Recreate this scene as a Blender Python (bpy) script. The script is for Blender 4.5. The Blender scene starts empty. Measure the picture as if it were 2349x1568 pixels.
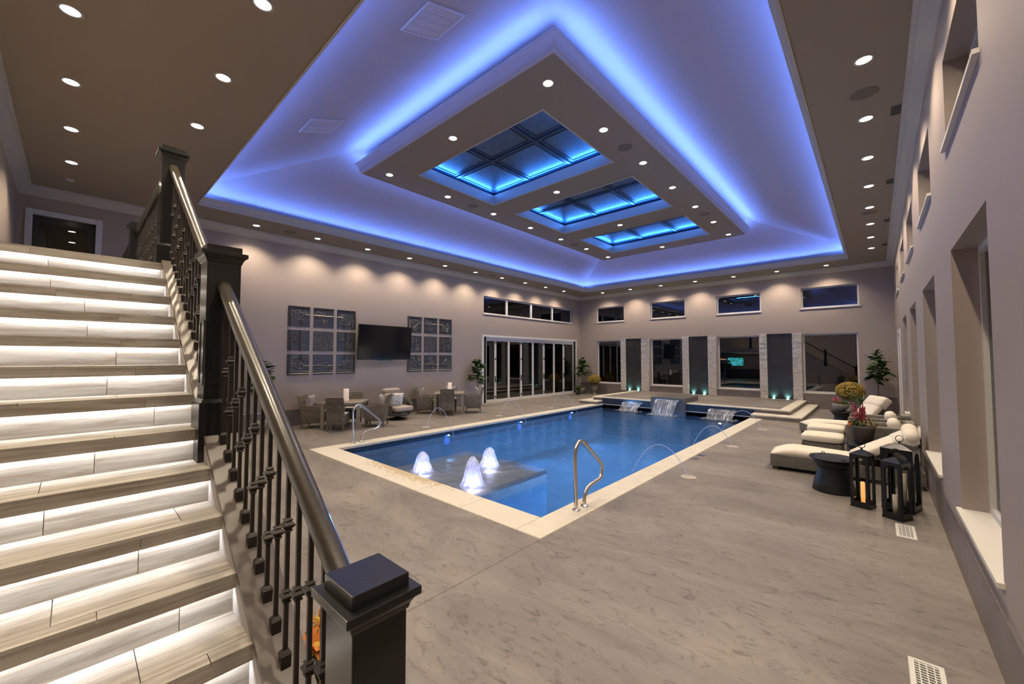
import bpy, bmesh, math, random
from mathutils import Matrix, Vector
random.seed(7)
S = bpy.context.scene
COL = S.collection
R = math.radians

# ------------------------------------------------------------------ camera, world, exposure
cam_d = bpy.data.cameras.new('camera')
cam_d.sensor_width = 36.0
cam_d.lens = 36.0 * 916.0 / 2349.0
cam_d.clip_start = 0.05
cam = bpy.data.objects.new('camera', cam_d)
cam.location = (0, 0, 2.0)
cam.rotation_euler = (R(90 + 2.28), 0, R(42.3))
COL.objects.link(cam)
S.camera = cam
w = bpy.data.worlds.new('night_sky'); S.world = w; w.use_nodes = True
w.node_tree.nodes['Background'].inputs[0].default_value = (0.010, 0.014, 0.03, 1)
w.node_tree.nodes['Background'].inputs[1].default_value = 0.35
S.view_settings.view_transform = 'Standard'
S.view_settings.look = 'None'
S.view_settings.gamma = 1.0
S.view_settings.use_curve_mapping = False
S.view_settings.exposure = 0.0
try:
    S.cycles.use_denoising = True
    S.cycles.denoiser = 'OPENIMAGEDENOISE'
    S.cycles.denoising_input_passes = 'RGB_ALBEDO_NORMAL'
    S.cycles.caustics_reflective = False
    S.cycles.caustics_refractive = False
    S.cycles.sample_clamp_indirect = 4.0
    S.cycles.max_bounces = 7
    S.cycles.diffuse_bounces = 3
    S.cycles.use_adaptive_sampling = True
    S.cycles.adaptive_threshold = 0.04
    S.cycles.glossy_bounces = 4
    S.cycles.transparent_max_bounces = 16
    S.cycles.use_light_tree = False
except Exception:
    pass

SPOT_W = 172.0      # every recessed downlight
BLUE = (0.105, 0.235, 1.0)
COVE_W = 14.0       # watts per metre of the tray cove strip
BOX_W = 13.0        # watts per metre of strip above the hanging panel
STAIR_W = 50.0      # emission of strips below nosings
WARM = (1.0, 0.845, 0.60)

# ------------------------------------------------------------------ room dimensions
XL, XR, YB, YN, ZS = -12.72, 0.555, 19.87, -0.85, 5.52
TX0, TX1, TY0, TY1 = -11.4, -0.62, 1.81, 18.4      # tray opening
ZF = 6.82                                           # flat top of tray
BX0, BX1, BY0, BY1, ZB = -8.78, -3.25, 4.45, 15.70, 6.32   # hanging panel
BAL = 2.84                                          # balcony level

# ------------------------------------------------------------------ materials
def srgb(r, g, b):
    f = lambda c: (c/255/12.92) if c/255 <= .04045 else ((c/255+.055)/1.055)**2.4
    return (f(r), f(g), f(b), 1)
M = {}
def mat(name, col, rough=.6, metal=0, noise=0, nscale=8, bump=0, bscale=40, spec=.5, coat=0, stretch=None, emit=None, estr=0, col2=None, detail=6):
    m = bpy.data.materials.new(name); m.use_nodes = True
    nt = m.node_tree; p = nt.nodes['Principled BSDF']
    c = col if len(col) == 4 else (*col, 1)
    p.inputs['Base Color'].default_value = c
    p.inputs['Roughness'].default_value = rough
    p.inputs['Metallic'].default_value = metal
    p.inputs['Specular IOR Level'].default_value = spec
    p.inputs['Coat Weight'].default_value = coat
    p.inputs['Coat Roughness'].default_value = .1
    if emit:
        p.inputs['Emission Color'].default_value = (*emit[:3], 1); p.inputs['Emission Strength'].default_value = estr
    tc = nt.nodes.new('ShaderNodeTexCoord'); mp = nt.nodes.new('ShaderNodeMapping')
    nt.links.new(tc.outputs['Object'], mp.inputs['Vector'])
    if stretch: mp.inputs['Scale'].default_value = stretch
    if noise or col2:
        n = nt.nodes.new('ShaderNodeTexNoise'); n.inputs['Scale'].default_value = nscale; n.inputs['Detail'].default_value = detail; n.inputs['Roughness'].default_value = .65
        nt.links.new(mp.outputs[0], n.inputs['Vector'])
        rp = nt.nodes.new('ShaderNodeValToRGB')
        a = col2 if col2 else tuple(x*(1-noise) for x in c[:3])
        b = c[:3] if col2 else tuple(min(1, x*(1+noise)) for x in c[:3])
        rp.color_ramp.elements[0].color = (*a[:3], 1); rp.color_ramp.elements[0].position = .32
        rp.color_ramp.elements[1].color = (*b[:3], 1); rp.color_ramp.elements[1].position = .68
        nt.links.new(n.outputs['Fac'], rp.inputs[0]); nt.links.new(rp.outputs[0], p.inputs['Base Color'])
    if bump:
        n2 = nt.nodes.new('ShaderNodeTexNoise'); n2.inputs['Scale'].default_value = bscale; n2.inputs['Detail'].default_value = 4
        nt.links.new(mp.outputs[0], n2.inputs['Vector'])
        b2 = nt.nodes.new('ShaderNodeBump'); b2.inputs['Strength'].default_value = bump; b2.inputs['Distance'].default_value = .01
        nt.links.new(n2.outputs['Fac'], b2.inputs['Height']); nt.links.new(b2.outputs[0], p.inputs['Normal'])
    M[name] = m
    return m
mat('wall_paint', (.40, .335, .300), .5, bump=.05, bscale=160)
mat('soffit_paint', (.34, .28, .22), .6)
mat('tray_paint', (.46, .40, .38), .6)
mat('trim_white', (.62, .58, .55), .4)
mat('white_frame', (.80, .78, .78), .35)
mat('sill_white', (.84, .80, .76), .3)
mat('coping', (.66, .60, .52), .55, noise=.08, nscale=5, bump=.05, bscale=60)
mat('black_wood', (.012, .012, .012), .28, coat=.2, bump=.04, bscale=90, stretch=(1, 1, .2))
mat('rail_wood', (.040, .032, .022), .30, coat=.12, noise=.25, nscale=60)
mat('iron', (.032, .025, .022), .42, metal=.4)
mat('curb_brown', (.115, .090, .078), .35, noise=.12, nscale=6)
mat('steel', (.70, .66, .60), .22, metal=1)
mat('chrome', (.8, .8, .8), .1, metal=1)
mat('black_metal', (.010, .011, .014), .32, metal=.2)
mat('drum_metal', (.014, .014, .015), .45, metal=.3, noise=.3, nscale=40)
mat('cream_fabric', (.78, .70, .60), .9, bump=.1, bscale=120)
mat('beige_fabric', (.42, .35, .29), .9, bump=.12, bscale=160)
mat('grey_fabric', (.36, .33, .34), .9, bump=.15, bscale=160)
mat('white_fabric', (.76, .72, .66), .9)
mat('table_wood', (.25, .212, .165), .5, noise=.12, nscale=20, stretch=(1, 12, 1))
mat('leg_wood', (.12, .085, .06), .5)
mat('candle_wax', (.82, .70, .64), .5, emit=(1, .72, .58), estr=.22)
mat('candle_lit', (.85, .55, .25), .5, emit=(1, .42, .10), estr=.9)
mat('candle_plain', (.74, .66, .55), .5)
mat('tin', (.105, .097, .092), .30, metal=.7, noise=.35, nscale=25, bump=.6, bscale=70)
mat('tv_black', (.008, .008, .009), .12, coat=.3)
mat('tv_bezel', (.01, .01, .01), .3)
mat('leaf', (.040, .085, .022), .38, noise=.45, nscale=6)
mat('leaf_light', (.09, .17, .03), .4, noise=.4, nscale=6)
mat('fern_green', (.055, .105, .022), .5, noise=.4, nscale=8)
mat('bark', (.12, .09, .06), .8, noise=.3, nscale=30)
mat('mum_yellow', (.30, .19, .02), .7, noise=.35, nscale=30)
mat('mum_dark', (.10, .085, .012), .8)
mat('flower_orange', (.62, .20, .03), .7, noise=.4, nscale=14)
mat('flower_yellow', (.60, .38, .04), .7)
mat('flower_red', (.33, .025, .05), .7, noise=.4, nscale=20)
mat('flower_pink', (.50, .10, .20), .7, noise=.4, nscale=20)
mat('foliage_brown', (.20, .16, .06), .8, noise=.4, nscale=20)
mat('stone_pot', (.30, .265, .235), .8, noise=.2, nscale=14, bump=.2)
mat('brown_pot', (.055, .044, .038), .6)
mat('soil', (.03, .022, .015), .9)
mat('ledge_tile', (.58, .50, .45), .6, noise=.15, nscale=3, col2=(.42, .35, .32))
mat('base_tile', (.235, .195, .175), .42, nscale=2.2, col2=(.17, .142, .130), detail=8, bump=.05)
mat('water_wall_tile', (.050, .045, .045), .25, nscale=3, col2=(.028, .026, .028), detail=8)
mat('slate_block', (.125, .112, .108), .4, nscale=4, col2=(.085, .077, .076))
mat('stone_veneer', (.74, .69, .66), .85, noise=.25, nscale=9, bump=.7, bscale=45)
mat('mosaic', (.028, .040, .070), .25, nscale=70, col2=(.010, .014, .026), detail=1)
mat('plaster_blue', (.14, .28, .42), .7, noise=.2, nscale=1.3)
mat('plastic_white', (.72, .70, .68), .45)
mat('lid_beige', (.46, .41, .37), .5)
mat('vent_dark', (.02, .02, .02), .8)
mat('speaker_grille', (.20, .165, .14), .8)
mat('smoke_white', (.6, .56, .5), .5)
mat('muntin', (.010, .016, .035), .4)
mat('door_dark', (.02, .02, .024), .15)
mat('skin', (.45, .28, .20), .6)
mat('denim', (.03, .045, .08), .8)
mat('shirt_dark', (.02, .02, .025), .8)
mat('shirt_white', (.45, .45, .45), .8)
mat('hair', (.02, .014, .01), .7)
mat('cabinet', (.09, .065, .05), .5)
mat('counter', (.30, .25, .21), .3)
mat('patio', (.05, .045, .04), .7)

def stain_mat():
    m = mat('coping_stained', (.66, .60, .52), .55); nt = m.node_tree; p = nt.nodes['Principled BSDF']
    tc = nt.nodes.new('ShaderNodeTexCoord'); sp = nt.nodes.new('ShaderNodeSeparateXYZ'); nt.links.new(tc.outputs['Object'], sp.inputs[0])
    g1 = nt.nodes.new('ShaderNodeMapRange'); g1.inputs[1].default_value = 3.62; g1.inputs[2].default_value = 3.98; nt.links.new(sp.outputs['Y'], g1.inputs[0])
    g2 = nt.nodes.new('ShaderNodeMath'); g2.operation = 'ADD'; g2.inputs[1].default_value = 6.1; nt.links.new(sp.outputs['X'], g2.inputs[0])
    g3 = nt.nodes.new('ShaderNodeMath'); g3.operation = 'ABSOLUTE'; nt.links.new(g2.outputs[0], g3.inputs[0])
    g4 = nt.nodes.new('ShaderNodeMapRange'); g4.inputs[1].default_value = 1.6; g4.inputs[2].default_value = .5; nt.links.new(g3.outputs[0], g4.inputs[0])
    n = nt.nodes.new('ShaderNodeTexNoise'); n.inputs['Scale'].default_value = 16; n.inputs['Detail'].default_value = 7; nt.links.new(tc.outputs['Object'], n.inputs['Vector'])
    a = nt.nodes.new('ShaderNodeMath'); a.operation = 'MULTIPLY'; nt.links.new(g1.outputs[0], a.inputs[0]); nt.links.new(g4.outputs[0], a.inputs[1])
    b = nt.nodes.new('ShaderNodeMath'); b.operation = 'MULTIPLY_ADD'; b.inputs[1].default_value = .42; nt.links.new(a.outputs[0], b.inputs[0]); nt.links.new(n.outputs['Fac'], b.inputs[2])
    rp = nt.nodes.new('ShaderNodeValToRGB'); rp.color_ramp.elements[0].position = .66; rp.color_ramp.elements[1].position = .74
    rp.color_ramp.elements[0].color = (.66, .60, .52, 1); rp.color_ramp.elements[1].color = (.52, .40, .25, 1)
    nt.links.new(b.outputs[0], rp.inputs[0]); nt.links.new(rp.outputs[0], p.inputs['Base Color'])
stain_mat()
def emis(name, col, s):
    m = bpy.data.materials.new(name); m.use_nodes = True; nt = m.node_tree
    nt.nodes.remove(nt.nodes['Principled BSDF'])
    e = nt.nodes.new('ShaderNodeEmission'); e.inputs[0].default_value = (*col, 1); e.inputs[1].default_value = s
    nt.links.new(e.outputs[0], nt.nodes['Material Output'].inputs[0]); M[name] = m
emis('lens', (1, .86, .66), 26)
emis('stair_led', (.98, .98, 1.0), STAIR_W * 1.0)
emis('aqua_led', (.35, 1, .9), 9)
emis('pool_led', (.06, .22, 1), 2.6)
emis('lamp_warm', (1, .72, .35), 9)
emis('bar_led', (1, .62, .35), 6)
emis('fibre_jet', (.62, .64, 1), .5)
for k_ in ('lens', 'aqua_led', 'pool_led', 'lamp_warm', 'bar_led', 'fibre_jet', 'candle_wax', 'candle_lit'):
    M[k_].cycles.emission_sampling = 'NONE'

def tv_on():
    m = bpy.data.materials.new('sports_screen'); m.use_nodes = True; nt = m.node_tree
    nt.nodes.remove(nt.nodes['Principled BSDF'])
    tc = nt.nodes.new('ShaderNodeTexCoord'); n = nt.nodes.new('ShaderNodeTexNoise'); n.inputs['Scale'].default_value = 4
    rp = nt.nodes.new('ShaderNodeValToRGB')
    rp.color_ramp.elements[0].color = (.02, .32, .16, 1); rp.color_ramp.elements[1].color = (.10, .55, .85, 1)
    rp.color_ramp.elements[0].position = .4; rp.color_ramp.elements[1].position = .6
    e = nt.nodes.new('ShaderNodeEmission'); e.inputs[1].default_value = 4.5
    nt.links.new(tc.outputs['Object'], n.inputs['Vector']); nt.links.new(n.outputs['Fac'], rp.inputs[0]); nt.links.new(rp.outputs[0], e.inputs[0])
    nt.links.new(e.outputs[0], nt.nodes['Material Output'].inputs[0]); M['sports_screen'] = m
tv_on()

def floor_mat():
    m = mat('floor_concrete', (.33, .275, .235), .45)
    nt = m.node_tree; p = nt.nodes['Principled BSDF']
    tc = nt.nodes.new('ShaderNodeTexCoord')
    mp = nt.nodes.new('ShaderNodeMapping'); mp.inputs['Scale'].default_value = (1.0, 2.2, 1); mp.inputs['Rotation'].default_value = (0, 0, R(20))
    nt.links.new(tc.outputs['Object'], mp.inputs[0])
    n1 = nt.nodes.new('ShaderNodeTexNoise'); n1.inputs['Scale'].default_value = .55; n1.inputs['Detail'].default_value = 10; n1.inputs['Roughness'].default_value = .68; n1.inputs['Distortion'].default_value = .6
    n2 = nt.nodes.new('ShaderNodeTexNoise'); n2.inputs['Scale'].default_value = 5.5; n2.inputs['Detail'].default_value = 12; n2.inputs['Roughness'].default_value = .78; n2.inputs['Distortion'].default_value = 1.2
    for n in (n1, n2): nt.links.new(mp.outputs[0], n.inputs['Vector'])
    r1 = nt.nodes.new('ShaderNodeValToRGB')
    r1.color_ramp.elements[0].color = (.165, .140, .124, 1); r1.color_ramp.elements[0].position = .36
    r1.color_ramp.elements[1].color = (.295, .255, .222, 1); r1.color_ramp.elements[1].position = .66
    nt.links.new(n1.outputs['Fac'], r1.inputs[0])
    r2 = nt.nodes.new('ShaderNodeValToRGB')
    r2.color_ramp.elements[0].color = (.36, .34, .33, 1); r2.color_ramp.elements[0].position = .36
    r2.color_ramp.elements[1].color = (1, 1, 1, 1); r2.color_ramp.elements[1].position = .47
    nt.links.new(n2.outputs['Fac'], r2.inputs[0])
    mx = nt.nodes.new('ShaderNodeMixRGB'); mx.blend_type = 'MULTIPLY'; mx.inputs[0].default_value = .8
    nt.links.new(r1.outputs[0], mx.inputs[1]); nt.links.new(r2.outputs[0], mx.inputs[2])
    nt.links.new(mx.outputs[0], p.inputs['Base Color'])
    b = nt.nodes.new('ShaderNodeBump'); b.inputs['Strength'].default_value = .25; b.inputs['Distance'].default_value = .006
    nt.links.new(n2.outputs['Fac'], b.inputs['Height']); nt.links.new(b.outputs[0], p.inputs['Normal'])
floor_mat()

def wood_tile(name, c1, c2, rough=.4):
    m = mat(name, c1, rough); nt = m.node_tree; p = nt.nodes['Principled BSDF']
    tc = nt.nodes.new('ShaderNodeTexCoord'); mp = nt.nodes.new('ShaderNodeMapping'); mp.inputs['Scale'].default_value = (22, 1.6, 22)
    oi = nt.nodes.new('ShaderNodeObjectInfo')
    add = nt.nodes.new('ShaderNodeVectorMath'); add.operation = 'ADD'
    sc = nt.nodes.new('ShaderNodeMath'); sc.operation = 'MULTIPLY'; sc.inputs[1].default_value = 37.0
    nt.links.new(oi.outputs['Random'], sc.inputs[0])
    nt.links.new(tc.outputs['Object'], mp.inputs[0]); nt.links.new(mp.outputs[0], add.inputs[0]); nt.links.new(sc.outputs[0], add.inputs[1])
    n = nt.nodes.new('ShaderNodeTexNoise'); n.inputs['Scale'].default_value = 1.0; n.inputs['Detail'].default_value = 9; n.inputs['Roughness'].default_value = .7; n.inputs['Distortion'].default_value = .5
    nt.links.new(add.outputs[0], n.inputs['Vector'])
    rp = nt.nodes.new('ShaderNodeValToRGB')
    rp.color_ramp.elements[0].color = (*c2, 1); rp.color_ramp.elements[0].position = .33
    rp.color_ramp.elements[1].color = (*c1, 1); rp.color_ramp.elements[1].position = .62
    nt.links.new(n.outputs['Fac'], rp.inputs[0]); nt.links.new(rp.outputs[0], p.inputs['Base Color'])
wood_tile('plank_tile', (.53, .495, .445), (.24, .195, .155))
mat('joint_grout', (.33, .29, .24), .8)

def wicker(name, c1, c2, sc=55):
    m = mat(name, c1, .6); nt = m.node_tree; p = nt.nodes['Principled BSDF']
    tc = nt.nodes.new('ShaderNodeTexCoord')
    ws = []
    for d in ('X', 'Y', 'Z'):
        wv = nt.nodes.new('ShaderNodeTexWave'); wv.bands_direction = d; wv.inputs['Scale'].default_value = sc * (1.6 if d == 'Z' else .55) / 6.28 * 1.0
        wv.inputs['Distortion'].default_value = .6; wv.inputs['Detail'].default_value = 1
        nt.links.new(tc.outputs['Object'], wv.inputs['Vector']); ws.append(wv)
    a = nt.nodes.new('ShaderNodeMath'); a.operation = 'MULTIPLY'
    nt.links.new(ws[0].outputs['Fac'], a.inputs[0]); nt.links.new(ws[1].outputs['Fac'], a.inputs[1])
    b = nt.nodes.new('ShaderNodeMath'); b.operation = 'MAXIMUM'
    nt.links.new(a.outputs[0], b.inputs[0]); nt.links.new(ws[2].outputs['Fac'], b.inputs[1])
    n = nt.nodes.new('ShaderNodeTexNoise'); n.inputs['Scale'].default_value = 14; nt.links.new(tc.outputs['Object'], n.inputs['Vector'])
    c = nt.nodes.new('ShaderNodeMath'); c.operation = 'MULTIPLY'; nt.links.new(b.outputs[0], c.inputs[0]); nt.links.new(n.outputs['Fac'], c.inputs[1])
    rp = nt.nodes.new('ShaderNodeValToRGB'); rp.color_ramp.elements[0].color = (*c2, 1); rp.color_ramp.elements[1].color = (*c1, 1)
    rp.color_ramp.elements[0].position = .12; rp.color_ramp.elements[1].position = .5
    nt.links.new(c.outputs[0], rp.inputs[0]); nt.links.new(rp.outputs[0], p.inputs['Base Color'])
    bp = nt.nodes.new('ShaderNodeBump'); bp.inputs['Strength'].default_value = .8; bp.inputs['Distance'].default_value = .01
    nt.links.new(b.outputs[0], bp.inputs['Height']); nt.links.new(bp.outputs[0], p.inputs['Normal'])
wicker('wicker_tan', (.215, .175, .130), (.075, .058, .044), 75)
wicker('wicker_dark', (.15, .125, .10), (.04, .032, .026), 75)
wicker('wicker_grey', (.25, .215, .175), (.075, .062, .050), 85)

def pattern_pillow():
    m = mat('ikat_fabric', (.7, .67, .64), .9); nt = m.node_tree; p = nt.nodes['Principled BSDF']
    tc = nt.nodes.new('ShaderNodeTexCoord'); v = nt.nodes.new('ShaderNodeTexVoronoi'); v.inputs['Scale'].default_value = 17; v.distance = 'MANHATTAN'
    nt.links.new(tc.outputs['Object'], v.inputs['Vector'])
    rp = nt.nodes.new('ShaderNodeValToRGB'); rp.color_ramp.interpolation = 'CONSTANT'
    rp.color_ramp.elements[0].color = (.03, .03, .05, 1); rp.color_ramp.elements[1].color = (.72, .70, .68, 1); rp.color_ramp.elements[1].position = .42
    nt.links.new(v.outputs['Distance'], rp.inputs[0]); nt.links.new(rp.outputs[0], p.inputs['Base Color'])
pattern_pillow()

def glassy(name, tint, ior=1.5, rough=0.0, bump=0, bscale=3, stretch=(1, 1, 1), add=0.0):
    m = bpy.data.materials.new(name); m.use_nodes = True; nt = m.node_tree
    nt.nodes.remove(nt.nodes['Principled BSDF'])
    t = nt.nodes.new('ShaderNodeBsdfTransparent'); t.inputs[0].default_value = (*tint, 1)
    g = nt.nodes.new('ShaderNodeBsdfGlossy'); g.inputs['Roughness'].default_value = rough
    f = nt.nodes.new('ShaderNodeFresnel'); f.inputs['IOR'].default_value = ior
    mx = nt.nodes.new('ShaderNodeMixShader')
    if bump:
        tc = nt.nodes.new('ShaderNodeTexCoord'); mp = nt.nodes.new('ShaderNodeMapping'); mp.inputs['Scale'].default_value = stretch
        nt.links.new(tc.outputs['Object'], mp.inputs[0])
        n = nt.nodes.new('ShaderNodeTexNoise'); n.inputs['Scale'].default_value = bscale; n.inputs['Detail'].default_value = 5; n.inputs['Distortion'].default_value = .8
        nt.links.new(mp.outputs[0], n.inputs['Vector'])
        b = nt.nodes.new('ShaderNodeBump'); b.inputs['Strength'].default_value = bump; b.inputs['Distance'].default_value = .05
        nt.links.new(n.outputs['Fac'], b.inputs['Height'])
        nt.links.new(b.outputs[0], g.inputs['Normal']); nt.links.new(b.outputs[0], f.inputs['Normal'])
    if add:
        ad = nt.nodes.new('ShaderNodeMath'); ad.operation = 'ADD'; ad.inputs[1].default_value = add; ad.use_clamp = True
        nt.links.new(f.outputs[0], ad.inputs[0]); nt.links.new(ad.outputs[0], mx.inputs[0])
    else:
        nt.links.new(f.outputs[0], mx.inputs[0])
    nt.links.new(t.outputs[0], mx.inputs[1]); nt.links.new(g.outputs[0], mx.inputs[2])
    nt.links.new(mx.outputs[0], nt.nodes['Material Output'].inputs[0]); M[name] = m
glassy('window_glass', (.5, .52, .52), 2.15)
def water_mat():
    m = bpy.data.materials.new('pool_water'); m.use_nodes = True; nt = m.node_tree
    nt.nodes.remove(nt.nodes['Principled BSDF'])
    g = nt.nodes.new('ShaderNodeBsdfGlass'); g.inputs['Color'].default_value = (.86, .95, 1, 1); g.inputs['Roughness'].default_value = .03; g.inputs['IOR'].default_value = 1.33
    tc = nt.nodes.new('ShaderNodeTexCoord'); mp = nt.nodes.new('ShaderNodeMapping'); mp.inputs['Scale'].default_value = (1, 1.5, 1)
    n = nt.nodes.new('ShaderNodeTexNoise'); n.inputs['Scale'].default_value = 5.0; n.inputs['Detail'].default_value = 4; n.inputs['Distortion'].default_value = .8
    b = nt.nodes.new('ShaderNodeBump'); b.inputs['Strength'].default_value = .22; b.inputs['Distance'].default_value = .05
    nt.links.new(tc.outputs['Object'], mp.inputs[0]); nt.links.new(mp.outputs[0], n.inputs['Vector']); nt.links.new(n.outputs['Fac'], b.inputs['Height']); nt.links.new(b.outputs[0], g.inputs['Normal'])
    tr = nt.nodes.new('ShaderNodeBsdfTransparent'); tr.inputs[0].default_value = (.80, .92, 1, 1); mx = nt.nodes.new('ShaderNodeMixShader'); mx.inputs[0].default_value = .24
    nt.links.new(g.outputs[0], mx.inputs[1]); nt.links.new(tr.outputs[0], mx.inputs[2])
    nt.links.new(mx.outputs[0], nt.nodes['Material Output'].inputs[0]); M['pool_water'] = m
water_mat()
glassy('clear_sheet', (.9, .95, .95), 1.4)

def falls_mat():
    m = bpy.data.materials.new('falling_water'); m.use_nodes = True; nt = m.node_tree
    p = nt.nodes['Principled BSDF']; p.inputs['Base Color'].default_value = (.80, .82, .90, 1); p.inputs['Roughness'].default_value = .15
    t = nt.nodes.new('ShaderNodeBsdfTransparent'); t.inputs[0].default_value = (.85, .88, .95, 1)
    tc = nt.nodes.new('ShaderNodeTexCoord'); mp = nt.nodes.new('ShaderNodeMapping'); mp.inputs['Scale'].default_value = (30, 3, 3)
    n = nt.nodes.new('ShaderNodeTexNoise'); n.inputs['Scale'].default_value = 1; n.inputs['Detail'].default_value = 4
    rp = nt.nodes.new('ShaderNodeValToRGB'); rp.color_ramp.elements[0].position = .48; rp.color_ramp.elements[1].position = .72
    rp.color_ramp.elements[0].color = (.14, .14, .14, 1); rp.color_ramp.elements[1].color = (.8, .8, .8, 1)
    mx = nt.nodes.new('ShaderNodeMixShader')
    nt.links.new(tc.outputs['Object'], mp.inputs[0]); nt.links.new(mp.outputs[0], n.inputs['Vector']); nt.links.new(n.outputs['Fac'], rp.inputs[0])
    nt.links.new(rp.outputs[0], mx.inputs[0]); nt.links.new(t.outputs[0], mx.inputs[1]); nt.links.new(p.outputs[0], mx.inputs[2])
    nt.links.new(mx.outputs[0], nt.nodes['Material Output'].inputs[0]); M['falling_water'] = m
falls_mat()
def foam_mat(name, lo, hi, sc):
    m = bpy.data.materials.new(name); m.use_nodes = True; nt = m.node_tree
    nt.nodes.remove(nt.nodes['Principled BSDF'])
    d = nt.nodes.new('ShaderNodeBsdfTranslucent'); d.inputs[0].default_value = (.9, .9, .95, 1)
    d2 = nt.nodes.new('ShaderNodeBsdfDiffuse'); d2.inputs[0].default_value = (.85, .85, .9, 1)
    mx0 = nt.nodes.new('ShaderNodeMixShader'); mx0.inputs[0].default_value = .4
    nt.links.new(d.outputs[0], mx0.inputs[1]); nt.links.new(d2.outputs[0], mx0.inputs[2])
    t = nt.nodes.new('ShaderNodeBsdfTransparent')
    tc = nt.nodes.new('ShaderNodeTexCoord'); n = nt.nodes.new('ShaderNodeTexNoise'); n.inputs['Scale'].default_value = sc; n.inputs['Detail'].default_value = 6
    rp = nt.nodes.new('ShaderNodeValToRGB'); rp.color_ramp.elements[0].position = .4; rp.color_ramp.elements[1].position = .65
    rp.color_ramp.elements[0].color = (lo, lo, lo, 1); rp.color_ramp.elements[1].color = (hi, hi, hi, 1)
    nt.links.new(tc.outputs['Object'], n.inputs['Vector']); nt.links.new(n.outputs['Fac'], rp.inputs[0])
    mx = nt.nodes.new('ShaderNodeMixShader')
    nt.links.new(rp.outputs[0], mx.inputs[0]); nt.links.new(t.outputs[0], mx.inputs[1]); nt.links.new(mx0.outputs[0], mx.inputs[2])
    nt.links.new(mx.outputs[0], nt.nodes['Material Output'].inputs[0]); M[name] = m
foam_mat('bubbler_foam', .30, .75, 9)
foam_mat('splash_foam', .0, .55, 7)

def pane_mat():
    m = mat('skylight_glass', (.06, .11, .16), .42, spec=.5, noise=.25, nscale=6); return m
pane_mat()

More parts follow.
